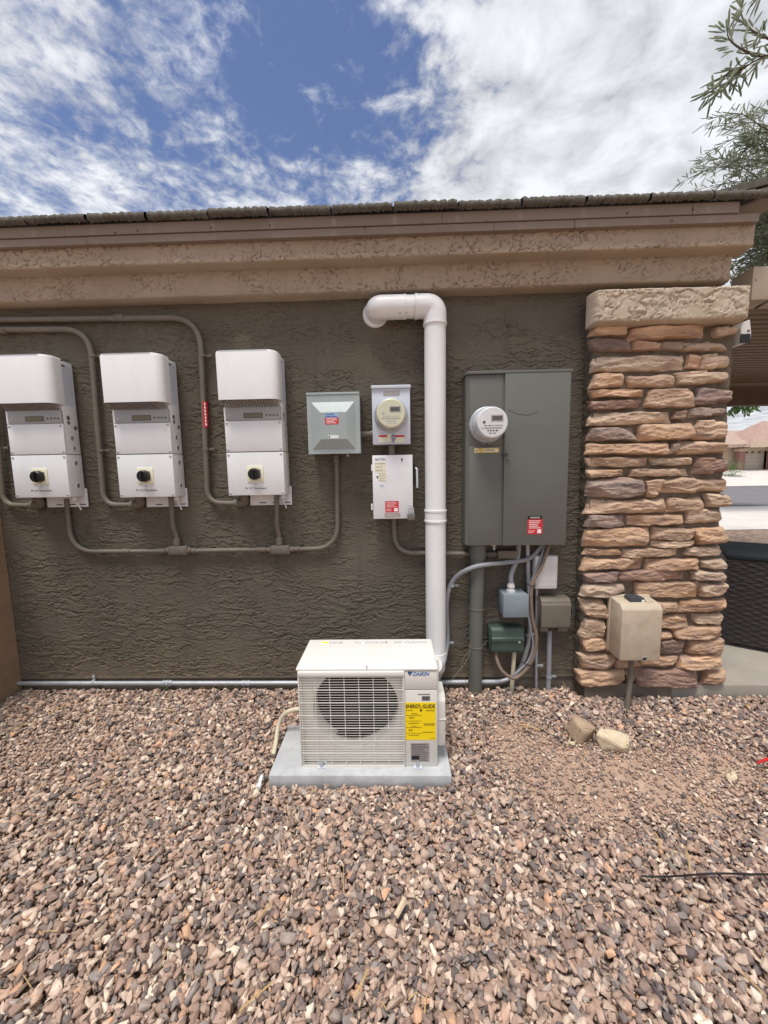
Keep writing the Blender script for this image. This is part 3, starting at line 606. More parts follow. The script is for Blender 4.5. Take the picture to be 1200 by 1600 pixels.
# ================================================================== INVERTERS
YB = -.145; YH = -.218
def make_inverter():
    xl, xr, z0, z1 = FB(355.5, 706, 444.2, 773.8, YB); root = thing('solar_inverter', ((xl+xr)/2, 0, z0), 'white solar inverter, rightmost of the row of three, beside the red tagged conduit', 'inverter', 'solar inverters in a row on the wall')
    zt = U(395, 545, YH)[1]; zg = U(395, 636, YB)[1]; zd = U(395, 657, YB)[1]; zm = z1
    bm = BM(); box(bm, xl, xr, YB+.014, -.022, zm+.0015, zt-.015, .006); body = obj('casing', bm, m_white, root, smooth=SM)
    # disconnect box
    bm = BM(); box(bm, xl, xr, YB+.003, -.022, z0, zm-.0015, .004); dbox = obj('disconnect_box', bm, m_white, root, smooth=SM)
    bm = BM(); box(bm, xl+.001, xr-.001, YB-.002, YB+.0025, z0+.001, zm-.003, .0015); plate = obj('front_plate', bm, m_white, dbox, smooth=SM)
    bm = BM(); box(bm, xl+.001, xr-.001, YB-.001, YB+.014, zm+.003, zd-.001, .003); mid = obj('access_panel', bm, m_white, root, smooth=SM)
    # hood: rounded vertical corners
    x0, x1 = xl-.004, xr+.004; pts = []; R_ = .055
    prof = [(x0, YB+.03)]
    for k in range(7): a = k/6*PI/2; prof.append((x0+.022*(1-math.cos(a)), YB+.0-( -YH+YB-.022)*1-.0-(.022*math.sin(a)) if False else YH+.022*(1-math.sin(a))))
    for k in range(9): a = k/8*PI/2; prof.append((x1-R_*(1-math.sin(a)), YH+R_*1.0*(1-math.cos(a))))
    prof.append((x1, YB+.03))
    zhb = U(395, 623.5, YH)[1]
    bm = BM(); rows = [(zhb, 0), (zt-.018, 0), (zt-.006, .004), (zt, .014)]
    ring = [[bm.verts.new((x+(inset if x < (x0+x1)/2 else -inset), y+inset, z)) for x, y in prof] for z, inset in rows]
    for A, B in zip(ring, ring[1:]):
        for i in range(len(A)-1): bm.faces.new((A[i], A[i+1], B[i+1], B[i]))
    bm.faces.new(ring[-1])
    inner = [[bm.verts.new((min(max(x, x0+.004), x1-.004), y+.004, z)) for x, y in prof] for z in (zhb, zt-.03)]
    for i in range(len(prof)-1): bm.faces.new((inner[0][i+1], inner[0][i], inner[1][i], inner[1][i+1])); bm.faces.new((ring[0][i+1], ring[0][i], inner[0][i], inner[0][i+1]))
    hood = obj('hood', bm, m_white, root, smooth=math.radians(40))
    bm = BM()
    for i in range(26):                 # perforated top edge
        x = x0+.03+i*(x1-x0-.09)/25; box(bm, x-.003, x+.003, YH-.0006, YH+.03, zt-.0085, zt-.0035)
    obj('vent_slots', bm, m_ink2, hood)
    # underside vent: a dark recess with louvre blades
    bm = BM(); box(bm, x0+.012, x1-.012, YH+.045, YB+.013, zhb+.012, zhb+.02); obj('vent_recess', bm, m_dark, root)
    bm = BM(); n = 20
    for i in range(n):
        xa = x0+.016+i*(x1-x0-.034)/(n-1); lim = YH+.012+ (R_ - math.sqrt(max(R_**2-max(0, xa-(x1-R_))**2, 0)))
        prism(bm, [(lim, zhb+.002), (YB+.012, zg-.0), (YB+.012, zg+.012), (lim, zhb+.014)], 'x', xa-.0022, xa+.0022)
    obj('vent_grille', bm, m_plate, root)
    bm = BM(); box(bm, xl+.012, xr-.004, YB-.001, YB+.014, zd+.001, zg, .002); dp = obj('display_panel', bm, m_disp, root, smooth=SM)
    bm = BM(); box(bm, xl, xl+.0115, YB, YB+.014, zd+.001, zg, .002); obj('side_trim', bm, m_white, root)
    X0, X1, Za, Zb = FB(381, 645.5, 409.5, 652.5, YB-.002); bm = BM(); quadY(bm, X0-.003, X1+.003, Za-.003, Zb+.003, YB-.001, .0012); obj('screen_frame', bm, m_dgrey, dp)
    bm = BM(); quadY(bm, X0, X1, Za, Zb, YB-.0022); obj('screen', bm, m_lcd, dp)
    for px in (416.3, 422.3, 427.8, 433.5):
        bm = BM(); lathe(bm, UP(px, 648.5, YB-.001), (0, -1, 0), [(.0055, 0), (.0055, .002), (.002, .003)], 10); obj('button', bm, m_dgrey, dp)
    bm = BM(); lathe(bm, UP(358, 650, YB-.001), (0, -1, 0), [(.004, 0), (.004, .002), (.001, .003)], 10); obj('indicator', bm, m_inkw, dp)
    for x in (xl+.014, xr-.014):
        for z in (zd-.014, zm+.016, zm-.016, z0+.016):
            bm = BM(); lathe(bm, Vector((x, YB-.001, z)), (0, -1, 0), [(.007, 0), (.007, .003), (.004, .005)], 12); obj('screw', bm, m_galv, plate if z < zm else mid)
    # rotary switch
    c = UP(399, 740.5, YB-.002); bm = BM(); box(bm, c.x-.052, c.x+.052, c.y-.006, c.y+.001, c.z-.052, c.z+.052, .003, 2); bmesh.ops.bevel(bm, geom=[], offset=0) if False else None
    sp_ = obj('switch_plate', bm, m_paperc, dbox, smooth=SM)
    bm = BM(); box(bm, c.x-.032, c.x+.036, c.y-.0075, c.y-.0062, c.z-.03, c.z+.03, .0005); obj('switch_scale', bm, m_plate, sp_)
    bm = BM(); lathe(bm, c+Vector((0, -.006, 0)), (0, -1, 0), [(.036, 0), (.038, .004), (.036, .03), (.031, .036), (.01, .037)], 24); kn = obj('switch_knob', bm, m_black, dbox, smooth=SM)
    bm = BM(); box(bm, c.x-.007, c.x+.007, c.y-.056, c.y-.038, c.z-.03, c.z+.03, .003); obj('knob_grip', bm, m_black, kn)
    text('PV DC Disconnect', U(400, 763, YB)[0], U(400, 763, YB)[1], YB-.0024, .018, m_ink, plate)
    text('OFF', U(400, 756, YB)[0], U(400, 756.5, YB)[1], YB-.0024, .009, m_ink, plate)
    # knock-outs on the right side
    for i, (yy, z, r_) in enumerate(((-.075, zm+.04, .019), (-.085, zm+.105, .019), (-.05, zm+.175, .015), (-.10, zm+.235, .015), (-.10, zm+.205, .013))):
        bm = BM(); lathe(bm, Vector((xr-.001, yy, z)), (1, 0, 0), [(r_, 0), (r_, .003), (r_*.82, .0035), (r_*.8, .001), (r_*.1, .001)], 20); obj('knockout_plug', bm, m_white if i < 2 else m_disp, body, smooth=SM)
    for z in (z0+.22, z0+.07):
        bm = BM(); lathe(bm, Vector((xr-.001, -.075, z)), (1, 0, 0), [(.019, 0), (.019, .003), (.015, .0035), (.015, .001), (.002, .001)], 20); obj('knockout_plug', bm, m_white, dbox, smooth=SM)
    bm = BM(); box(bm, xr, xr+.0008, YB+.012, -.032, zt-.30, zt-.03); st = obj('rating_label', bm, m_paperv, body)
    bm = BM(); r = random.Random(4)
    for i in range(22):
        z = zt-.05-i*.011; y = YB+.018
        while y < -.045:
            w_ = r.uniform(.006, .02); box(bm, xr+.0008, xr+.0012, y, min(y+w_, -.04), z, z+.0045); y += w_+.004
    obj('label_print', bm, m_ink2, st)
    bm = BM(); box(bm, xr+.0008, xr+.0013, YB+.03, YB+.06, zt-.05, zt-.04); obj('label_print', bm, m_ink, st)
    # mounting bracket under the box
    Xa = U(429, 781, -.02)[0]; Xb = U(456, 781, -.02)[0]; zb_ = U(430, 789, -.02)[1]
    bm = BM(); box(bm, U(391, 781, -.02)[0], Xb, -.022, -.012, zb_, z0+.05, .001); br = obj('mounting_bracket', bm, m_whitew, root)
    for xs in (xl+.155, xl+.245, Xb-.055): bm = BM(); box(bm, xs, xs+.045, -.0228, -.0215, zb_+.014, zb_+.020); obj('bracket_slot', bm, m_dark, br)
    # cable gland and elbow entering from below
    bm = BM(); lathe(bm, Vector((xr-.03, -.085, z0-.026)), (0, 0, 1), [(.014, 0), (.018, .002), (.018, .012), (.012, .014), (.012, .027)], 14); obj('cable_gland', bm, m_nid, root, smooth=SM)
    bm = BM(); e = UP(374, 786.5, CY); tube(bm, fillet([e+Vector((-.02, 0, 0)), e+Vector((.045, 0, 0)), Vector((e.x+.045, -.07, z0+.003))], .05), .026, 14)
    lathe(bm, e+Vector((-.03, 0, 0)), (1, 0, 0), [(.02, 0), (.029, .001), (.029, .03), (.026, .031)], 14); obj('conduit_elbow', bm, m_cond, root, smooth=SM)
    bm = BM(); p = UP(441, 777, -.07); tube(bm, spline([p, p+Vector((.004, .02, -.03)), p+Vector((.016, .03, -.075))]), .0045, 8); obj('ground_wire', bm, m_whitew, root, smooth=SM)
    return root
inv = make_inverter(); ref = UP(397.8, 705.4, YB)
for (px, py, lab) in ((225.3, 708.9, 'white solar inverter in the middle of the row of three'), (59.8, 710, 'white solar inverter cut off by the left edge, its labelled side showing')):
    dlt = UP(px, py, YB)-ref
    def cp(o, par=None):
        c = o.copy(); COL.objects.link(c); c.parent = par
        for ch in list(o.children):
            if not ch.get('skip'): cp(ch, c)
        return c
    c = cp(inv); c.location = inv.location+dlt; c['label'] = lab

# ================================================================== GREY PYRAMID BOX
Yf = -.15; x0, x1, z0, z1 = FB(480.5, 616, 562.5, 709, Yf)
bx = thing('junction_box', ((x0+x1)/2, 0, z0), 'grey metal box with a raised pyramid door and a red warning label', 'electrical box')
bm = BM(); box(bm, x0+.004, x1-.004, -.128, .0, z0+.004, z1-.004, .003); obj('enclosure', bm, m_alud, bx, smooth=SM)
bm = BM(); box(bm, x0-.002, x1+.0, Yf-.004, -.0, z1-.003, z1+.012, .002); tb = obj('rain_hood', bm, m_alu, bx, smooth=SM)
for px in (495, 512, 546):
    bm = BM(); p = UP(px, 614.5, Yf-.004); lathe(bm, p, (0, -1, 0), [(.004, 0), (.004, .003), (.001, .004)], 8); obj('screw', bm, m_galv, tb)
bm = BM(); vo = [(x0, z0), (x1, z0), (x1, z1-.004), (x0, z1-.004)]
a = FB(487.5, 628, 554.5, 701.5, Yf); b = FB(501, 644, 541.5, 686, Yf-.03)
def rq(q, y): return [bm.verts.new((x, y, z)) for x, z in ((q[0], q[2]), (q[1], q[2]), (q[1], q[3]), (q[0], q[3]))]
A = rq((x0, x1, z0, z1-.004), -.129); B = rq((x0, x1, z0, z1-.004), Yf); Cq = rq(a, Yf); C2 = rq((a[0]+.002, a[1]-.002, a[2]+.002, a[3]-.002), Yf-.003); Dq = rq(b, Yf-.03)
for P_, Q_ in ((A, B), (B, Cq), (Cq, C2), (C2, Dq)):
    for i in range(4): bm.faces.new((P_[i], P_[(i+1) % 4], Q_[(i+1) % 4], Q_[i]))
bm.faces.new(Dq); door = obj('door', bm, m_alu, bx)
X = FB(508, 652.5, 529, 663, Yf-.03); bm = BM(); quadY(bm, *X, Yf-.0302); wl_ = obj('warning_label', bm, m_red, door)
bm = BM(); lines(bm, X[0]+.008, X[1]-.008, X[2]+.004, X[3]-.002, Yf-.031, 4, 1); obj('label_print', bm, m_inkw, wl_)
X = FB(508, 645.5, 529, 652.4, Yf-.03); bm = BM(); quadY(bm, *X, Yf-.0302); wl_ = obj('notice_label', bm, m_lblue, door)
bm = BM(); lines(bm, X[0]+.004, X[1]-.004, X[2], X[3], Yf-.031, 2, 2); obj('label_print', bm, m_blue, wl_)
X = FB(512.5, 680, 529, 685, Yf-.03); bm = BM(); quadY(bm, *X, Yf-.0302); wl_ = obj('maker_label', bm, m_paper, door)
bm = BM(); quadY(bm, X[0]+.004, X[0]+.012, X[2]+.004, X[3]-.004, Yf-.031); obj('label_print', bm, m_ink, wl_)
bm = BM(); lathe(bm, UP(543.5, 711.5, -.1), (0, -1, 0), [(.003, 0), (.008, .001), (.008, .006), (.003, .007)], 12); obj('latch', bm, m_galv, bx)
p = UP(525.3, 716, -.03); bm = BM(); lathe(bm, p-Vector((0, 0, .03)), (0, 0, 1), [(.0175, 0), (.023, .001), (.023, .02), (.019, .022), (.019, .032), (.024, .033), (.024, .05)], 14); obj('conduit_connector', bm, m_cond, bx, smooth=SM)
bm = BM(); a = UP(558, 679, -.05); b = UP(586, 678.5, -.05); tube(bm, [a, b], .02, 14); lathe(bm, b-Vector((.03, 0, 0)), (1, 0, 0), [(.02, 0), (.027, .001), (.027, .02), (.02, .021)], 14); obj('nipple', bm, m_cond, bx, smooth=SM)

def meter(root, c, r, ycap, mface, tilt, seed):
    """glass electricity meter: ring, body and printed face, its centre on the cover at c"""
    ax = Vector((tilt, -1, .0)).normalized()
    bm = BM(); lathe(bm, c, ax, [(r*1.0, -.01), (r*1.13, -.009), (r*1.13, .012), (r*1.05, .02), (r*.98, .021)], 40); ring = obj('meter_ring', bm, m_galv, root, smooth=SM)
    bm = BM(); lathe(bm, c, ax, [(r*.97, .0), (r*.97, .03), (r*.93, .034)], 40); mb = obj('meter_base', bm, m_dgrey if mface is m_meter else m_disp, root, smooth=SM)
    bm = BM(); lathe(bm, c, ax, [(r*.96, .034), (r*.95, ycap*.86), (r*.92, ycap*.96), (r*.86, ycap), (.001, ycap+.0005)], 40); ms = obj('meter', bm, mface, root, smooth=SM)
    e1 = Vector((0, 0, 1)).cross(ax).normalized()*-1; e1 = Vector((1, tilt, 0)).normalized(); e2 = Vector((0, 0, 1)); fc = c+ax*(ycap+.001)
    def rc_(bm, a, b, w, h, th=.0008):
        q = fc+e1*(a*r)+e2*(b*r); vs = [bm.verts.new(q+e1*(sx*w*r)+e2*(sz*h*r)+ax*k) for k in (0, th) for sx, sz in ((-1, -1), (1, -1), (1, 1), (-1, 1))]
        bm.faces.new(vs[4:]); [bm.faces.new((vs[i], vs[(i+1) % 4], vs[4+(i+1) % 4], vs[4+i])) for i in range(4)]
    bm = BM(); rc_(bm, .27, .24, .30, .13); obj('meter_display', bm, m_lcd2, ms)
    bm = BM(); rc_(bm, .27, .24, .36, .19, .0004); rc_(bm, -.05, -.32, .62, .02, .0004); obj('display_frame', bm, m_plate, ms)
    bm = BM(); rr = random.Random(seed); rc_(bm, -.5, .02, .07, .07)
    for j in range(4):
        y = -.18-.15*j; x = -.5+.1*j
        while x < .5-.1*j: w = rr.uniform(.03, .09); rc_(bm, x+w, y, w, .018 if j != 2 else .035, .0006); x += 2*w+.06
    obj('face_print', bm, m_ink2 if seed == 1 else m_dgrey, ms)
    return ms
# ================================================================== METER SOCKET (middle)
Yf = -.12; x0, x1, z0, z1 = FB(581.5, 604, 641, 694, Yf)
ms_ = thing('meter_socket', ((x0+x1)/2, 0, z0), 'pale grey meter box with a cream faced round meter above the white disconnect', 'meter box')
bm = BM(); box(bm, x0, x1, Yf, .0, z0, z1-.012, .003); obj('socket_box', bm, m_steel, ms_, smooth=SM)
bm = BM(); box(bm, x0-.003, x1+.004, Yf-.012, .0, z1-.012, z1+.008, .003); obj('rain_lip', bm, m_steel, ms_, smooth=SM)
bm = BM(); quadY(bm, *FB(599, 610.5, 624.5, 618, Yf), Yf-.0002, .0015); obj('nameplate', bm, m_plate, ms_)
meter(ms_, UP(611, 649, Yf), .094, .10, m_meter, 0.0, 1)
bm = BM(); quadY(bm, *FB(592, 680, 606.5, 683, Yf), Yf-.0002); quadY(bm, *FB(616.5, 680, 632, 683, Yf), Yf-.0002); obj('red_tag', bm, m_red, ms_)
bm = BM(); quadY(bm, *FB(592, 683.2, 607, 691, Yf), Yf-.0002); quadY(bm, *FB(615, 683.2, 631, 691, Yf), Yf-.0002); quadY(bm, *FB(605, 679, 612, 690, Yf), Yf-.003); obj('paper_tag', bm, m_paperc, ms_)
bm = BM(); p = UP(614, 679, Yf-.006); tube(bm, spline([p, p+Vector((-.008, -.006, -.02)), p+Vector((.006, -.004, -.045))]), .004, 8); tube(bm, spline([p+Vector((.004, 0, 0)), p+Vector((.012, -.006, -.025)), p+Vector((.0, -.004, -.05))]), .004, 8); obj('seal', bm, mat('lilac seal', (140, 136, 176), .5), ms_)
bm = BM(); tube(bm, [UP(611.8, 692, -.06), UP(612, 714, -.06)], .022, 14); obj('nipple', bm, m_cond, ms_, smooth=SM)

# ================================================================== WHITE DISCONNECT
Yf = -.14; x0, x1, z0, z1 = FB(582.5, 711, 645, 810.5, Yf)
ds = thing('disconnect_switch', ((x0+x1)/2, 0, z0), 'white metal safety switch box with printed labels and a side lever', 'switch box')
bm = BM(); box(bm, x0+.004, x1-.004, Yf+.012, 0, z0+.003, z1-.002, .003); obj('enclosure', bm, m_whitew, ds, smooth=SM)
bm = BM(); box(bm, x0, x1, Yf, Yf+.0115, z0, z1, .003); dr = obj('door', bm, m_whitew, ds, smooth=SM)
for py in (731, 792): bm = BM(); p = UP(582, py, Yf+.01); box(bm, p.x-.008, p.x+.002, Yf-.001, Yf+.02, p.z-.02, p.z+.02, .002); obj('hinge', bm, m_whitew, ds)
text('EATON', U(594.3, 718, Yf)[0], U(594.3, 718, Yf)[1], Yf-.0005, .021, m_ink, dr, width=.062, bold=.0)
for q, m_, n, sd_ in (((585.5, 722, 603, 737), m_paperc, 3, 3), ((591, 738.5, 604.5, 752), m_paperc, 5, 4), ((593, 756, 600, 761), m_paperv, 1, 8)):
    X = FB(*q, Yf); bm = BM(); quadY(bm, *X, Yf-.0002); l_ = obj('instruction_label', bm, m_, dr); bm = BM(); lines(bm, X[0]+.003, X[1]-.003, X[2], X[3], Yf-.001, n, sd_, .3); obj('label_print', bm, m_plate if n > 1 else m_ink2, l_)
bm = BM(); p = UP(589.3, 746, Yf-.0005); prism(bm, [(p.x-.007, p.z+.007), (p.x+.007, p.z+.009), (p.x+.004, p.z-.009)], 'y', Yf-.0012, Yf-.0002); obj('warning_symbol', bm, m_ink, dr)
X = FB(602, 783, 623, 800.5, Yf); bm = BM(); quadY(bm, *X, Yf-.0002); l_ = obj('warning_label', bm, m_red, dr); bm = BM(); lines(bm, X[0]+.008, X[1]-.008, X[2]+.03, X[3]-.004, Yf-.001, 4, 7, .35); quadY(bm, X[1]-.03, X[1]-.006, X[2]+.006, X[2]+.026, Yf-.001); lines(bm, X[0]+.006, X[0]+.045, X[2]+.006, X[2]+.026, Yf-.001, 2, 9, .35); obj('label_print', bm, m_inkw, l_)
bm = BM(); quadY(bm, *FB(601, 801.3, 625.5, 808.5, Yf), Yf-.0002, .0015); obj('nameplate', bm, m_plate, dr)
bm = BM(); p = UP(628, 717.5, Yf); lathe(bm, p, (0, -1, 0), [(.006, 0), (.006, .003), (.002, .004)], 10); box(bm, p.x-.003, p.x+.003, Yf-.0006, Yf, p.z-.016, p.z-.008); obj('door_screw', bm, m_dgrey, dr)
hx_ = x1
bm = BM(); a = UP(649, 724, -.10); b = UP(649.5, 757, -.10); box(bm, hx_, hx_+.018, -.115, -.085, b.z, a.z, .003); hd = obj('lever_bracket', bm, m_black, ds)
bm = BM(); tube(bm, [UP(649.5, 731, -.12), UP(651.5, 733, -.13), UP(652, 762, -.125)], [.006, .007, .006], 10); obj('lever', bm, m_steel, ds, smooth=SM)
bm = BM(); p = UP(642, 788, Yf); tube(bm, [Vector((p.x-.0, Yf, p.z)), Vector((p.x, Yf-.012, p.z-.008)), Vector((p.x, Yf, p.z-.022))], .004, 8); obj('hasp', bm, m_galv, ds)
# padlock hanging at the lower right corner
p = UP(642.5, 800, Yf-.014); pl = thing('padlock', (p.x, p.y, p.z-.06), 'small grey padlock hanging from the white disconnect box', 'padlock')
bm = BM(); box(bm, p.x-.024, p.x+.024, p.y-.01, p.y+.008, p.z-.052, p.z-.012, .003); obj('lock_body', bm, mat('lock grey', (112, 112, 108), .4, .5), pl, smooth=SM)
bm = BM(); tube(bm, fillet([p+Vector((-.015, 0, -.013)), p+Vector((-.015, 0, .028)), p+Vector((.015, 0, .028)), p+Vector((.015, 0, -.013))], .016), .004, 10); obj('shackle', bm, m_galv, pl, smooth=SM)

# ================================================================== BIG SERVICE PANEL
Yp = -.16; x0, x1, z0, z1 = FB(729.5, 584, 887, 851.5, Yp); xs = U(786.5, 718, Yp)[0]
pn = thing('service_panel', ((x0+x1)/2, 0, z0), 'large grey green electrical panel with a round meter and a tall door', 'electrical panel')
bm = BM(); prism(bm, [(x0-.004, -.0), (x0-.004, Yp+.022), (x0+.014, Yp+.004), (x1-.006, Yp+.004), (x1-.006, 0.)], 'z', z0+.002, z1-.002); obj('cabinet', bm, m_panel, pn)
bm = BM(); prism(bm, [(x0-.008, .0), (x0-.008, Yp+.018), (x0+.012, Yp-.012), (x1+.008, Yp-.012), (x1+.008, 0.)], 'z', z1+.002, z1+.02, .002); obj('rain_hood', bm, m_panel, pn, smooth=SM)
zsp = U(758, 696, Yp)[1]
bm = BM(); box(bm, x0+.014, xs-.008, Yp, Yp+.02, zsp+.0015, z1-.001, .0025); mc = obj('meter_cover', bm, m_panel, pn, smooth=SM)
bm = BM(); box(bm, x0+.014, xs-.008, Yp-.001, Yp+.02, z0, zsp-.0015, .0025); lc = obj('lower_cover', bm, m_panel, pn, smooth=SM)
bm = BM(); box(bm, xs+.001, x1, Yp-.012, Yp+.02, z0-.001, z1+.0005, .0035); dr = obj('door', bm, m_panel, pn, smooth=SM)
meter(pn, UP(761, 664, Yp-.0), .098, .135, m_meterw, .0, 2)
bm = BM(); p = UP(762, 692, Yp-.004); box(bm, p.x-.045, p.x+.045, Yp-.012, Yp+.001, p.z-.016, p.z+.004, .002); lathe(bm, p+Vector((0, -.01, -.016)), (0, 0, 1), [(.006, 0), (.006, .03)], 8); obj('ring_clasp', bm, m_panel, pn)
X = FB(741, 700, 780, 707.5, Yp); bm = BM(); quadY(bm, *X, Yp-.0013); l_ = obj('meter_tag', bm, m_gold, lc); bm = BM(); quadY(bm, X[0]+.055, X[1]-.01, X[2]+.006, X[3]-.006, Yp-.0022); quadY(bm, X[0]+.005, X[0]+.025, X[2]+.004, X[3]-.004, Yp-.0022); obj('tag_patch', bm, m_yellow if False else m_paperc, l_)
bm = BM(); lines(bm, X[0]+.06, X[1]-.014, X[2]+.009, X[3]-.008, Yp-.003, 2, 5, .5); quadY(bm, X[0]+.009, X[0]+.018, X[2]+.008, X[3]-.01, Yp-.003); obj('label_print', bm, m_ink, l_)
X = FB(824, 811.5, 847.5, 834.5, Yp-.012); bm = BM(); quadY(bm, *X, Yp-.0125); l_ = obj('warning_label', bm, m_red, dr); bm = BM(); lines(bm, X[0]+.01, X[1]-.01, X[2]+.034, X[3]-.004, Yp-.0135, 5, 8, .4); quadY(bm, X[1]-.032, X[1]-.008, X[2]+.006, X[2]+.03, Yp-.0135); lines(bm, X[0]+.006, X[0]+.05, X[2]+.006, X[2]+.026, Yp-.0135, 2, 3, .35); obj('label_print', bm, m_inkw, l_)
X2 = FB(824.5, 806, 847, 811.3, Yp-.012); bm = BM(); quadY(bm, *X2, Yp-.0126); l_ = obj('black_label', bm, m_ink, dr); bm = BM(); quadY(bm, X2[0]+.014, X2[1]-.014, X2[2]+.006, X2[3]-.006, Yp-.0136); obj('label_print', bm, m_plate, l_)
bm = BM(); p = UP(788.5, 710, Yp-.012); lathe(bm, p, (0, -1, 0), [(.012, -.01), (.012, .003), (.006, .006)], 14); box(bm, p.x-.003, p.x+.02, p.y-.008, p.y, p.z-.004, p.z+.004, .001); tube(bm, spline([p+Vector((.008, -.004, -.03)), p+Vector((.02, -.01, -.04)), p+Vector((.03, -.006, -.03))]), .002, 6); obj('latch', bm, m_dgrey, dr)
bm = BM()                              # crooked old seam of sealant on the door
pts = [UP(794+i*4.6, 641+(6*math.sin(i/11*PI))*1.2+random.uniform(-1, 1), Yp-.0123) for i in range(11)]
tube(bm, pts, .0014, 6); obj('scratch', bm, mat('scratch', (88, 88, 80), .7), dr)
bm = BM(); p = UP(772, 851, -.12); box(bm, p.x-.014, p.x+.014, p.y, p.y+.004, p.z-.012, p.z+.01, .001); box(bm, p.x-.006, p.x+.006, p.y-.004, p.y+.01, p.z-.035, p.z-.008, .001); obj('hasp', bm, m_galv, pn)

# ---- pipes, boxes and cables under the panel
riser = thing('riser_pipe', UP(741, 1105, -.07), 'thick grey green vertical riser pipe rising from the gravel into the panel', 'pipe')
a = UP(746.5, 850, -.065); b = UP(741, 1118, -.07); dv = (b-a)
bm = BM(); tube(bm, [a, b], .0465, 24); obj('pipe', bm, m_panel, riser, smooth=SM)
bm = BM(); tube(bm, [a+dv*.0, a+dv*.07, a+dv*.085], [.055, .055, .048], 24); obj('coupling', bm, m_panel, riser, smooth=SM)
for k, s in ((.135, 1), (.36, 0), (.58, 1), (.90, 0)):
    bm = BM(); q = a+dv*k; lathe(bm, q, dv, [(.0465, 0), (.0495, .001), (.0495, .006), (.0465, .007)], 24)
    if s: tube(bm, spline([q+Vector((.045, -.01, 0)), q+Vector((.065, .02, .004)), q+Vector((.09, .05, .012))]), .003, 6)
    obj('tie_wire', bm, m_cond, riser, smooth=SM)
whip = conduit('flexible_conduit', 'purplish grey conduit curving from behind the outdoor unit up to the panel', [(676, 1078, -.34), (690, 1045, -.20), (699, 1000, -.05), (698, 940, -.05), (709, 906, -.05), (741, 886, -.13), (790, 879, -.08), (828, 872, -.05), (852, 845, -.05)], .0155, m_pvcg, free=True, Y=-.05)
for px, py in ((706, 915), (699, 1005)):
    bm = BM(); p = UP(px, py, -.05); lathe(bm, p-Vector((0, 0, .008)), (0, 0, 1), [(.0165, 0), (.019, .001), (.019, .014), (.0165, .015)], 14); box(bm, p.x+.012, p.x+.045, -.045, -.038, p.z-.008, p.z+.008, .001); lathe(bm, p+Vector((.034, .005, 0)), (0, -1, 0), [(.008, 0), (.006, .01), (.001, .011)], 8); obj('clamp', bm, m_galv, whip, smooth=SM)
Yf = -.15; x0, x1, z0, z1 = FB(786.5, 930, 826, 965, Yf)
jb = thing('junction_box', ((x0+x1)/2, -.07, z0), 'blue grey square steel junction box fed by a conduit from above', 'electrical box')
bm = BM(); box(bm, x0+.003, x1-.003, Yf+.012, -.0, z0+.002, z1-.0, .003); obj('enclosure', bm, m_jbox, jb, smooth=SM)
bm = BM(); box(bm, x0, x1, Yf, Yf+.0115, z0, z1+.003, .003); cv_ = obj('cover', bm, m_jbox, jb, smooth=SM)
bm = BM(); xm = (x0+x1)/2; box(bm, xm-.03, xm+.03, Yf-.0012, Yf, z0+.03, z0+.033); box(bm, xm-.02, xm+.02, Yf-.0012, Yf, z0+.044, z0+.047); obj('embossing', bm, m_jbox, cv_)
q = Vector((xm-.012, -.075, z1))
bm = BM(); lathe(bm, q, (0, 0, 1), [(.03, 0), (.03, .012), (.022, .014), (.022, .03), (.026, .031), (.026, .045), (.02, .047), (.02, .06)], 8); obj('conduit_connector', bm, m_nid, jb)
bm = BM(); tube(bm, spline([q+Vector((0, 0, .05)), q+Vector((.002, .005, .12)), UP(808, 872, -.05), UP(811, 845, -.05)]), .0165, 14); obj('pipe', bm, m_pvcg, jb, smooth=SM)
Yf = -.10; x0, x1, z0, z1 = FB(768, 982, 819, 1020.5, Yf)
gb = thing('irrigation_controller', ((x0+x1)/2, -.05, z0), 'dark green plastic box with ridged lid low on the wall', 'control box')
bm = BM(); box(bm, x0-.008, x1-.006, -.072, .0, z0+.002, z1-.004, .006); obj('enclosure', bm, m_green, gb, smooth=SM)
zc_ = (z0+z1)/2; bm = BM(); prism(bm, [(-.071, z0-.002), (-.094, z0), (Yf, z0+.02), (Yf, zc_-.010), (Yf-.006, zc_-.006), (Yf-.008, zc_+.018), (Yf-.001, zc_+.024), (Yf+.002, z1-.02), (-.085, z1-.002), (-.071, z1+.002)], 'x', x0, x1, .0025); ld = obj('lid', bm, m_green, gb, smooth=SM)
bm = BM(); lathe(bm, UP(811.5, 1003.5, Yf-.006), (0, -1, 0), [(.008, -.004), (.008, .003), (.003, .004)], 14); obj('screw', bm, m_galv, ld, smooth=SM)
conduit('cable_bundle', 'brown cable looping from the panel down and back up into the green box', [(860, 845, -.07), (846, 885, -.10), (831, 915, -.11), (831, 960, -.11), (838, 1000, -.11), (829, 1036, -.11), (806, 1059, -.11), (786, 1050, -.11), (776, 1030, -.08), (774, 1012, -.05)], .012, m_cable, cat='cable', free=True)
conduit('cable_bundle', 'thinner grey cable tied beside the brown one under the panel', [(852, 848, -.06), (842, 880, -.09), (827, 920, -.10), (826, 965, -.10), (833, 1005, -.10), (826, 1032, -.10), (806, 1052, -.10), (800, 1056, -.09)], .0065, m_pvcg, cat='cable', free=True)
for (px, py, lab) in ((827.5, 914, 'black cable tie around the cables above the blue grey box'), (827, 1037, 'black cable tie around the cables beside the green box')):
    bm = BM(); p = UP(px, py, -.10); pts = [p+Vector((.036*math.cos(a), .022*math.sin(a)-.0, -.008*math.cos(a))) for a in [2*PI*k/16 for k in range(17)]]; tube(bm, pts, .0028, 6); tube(bm, [p+Vector((-.034, 0, .006)), p+Vector((-.05, -.004, .012))], .002, 6); tag(obj('cable_tie', bm, m_black), lab, 'cable tie')
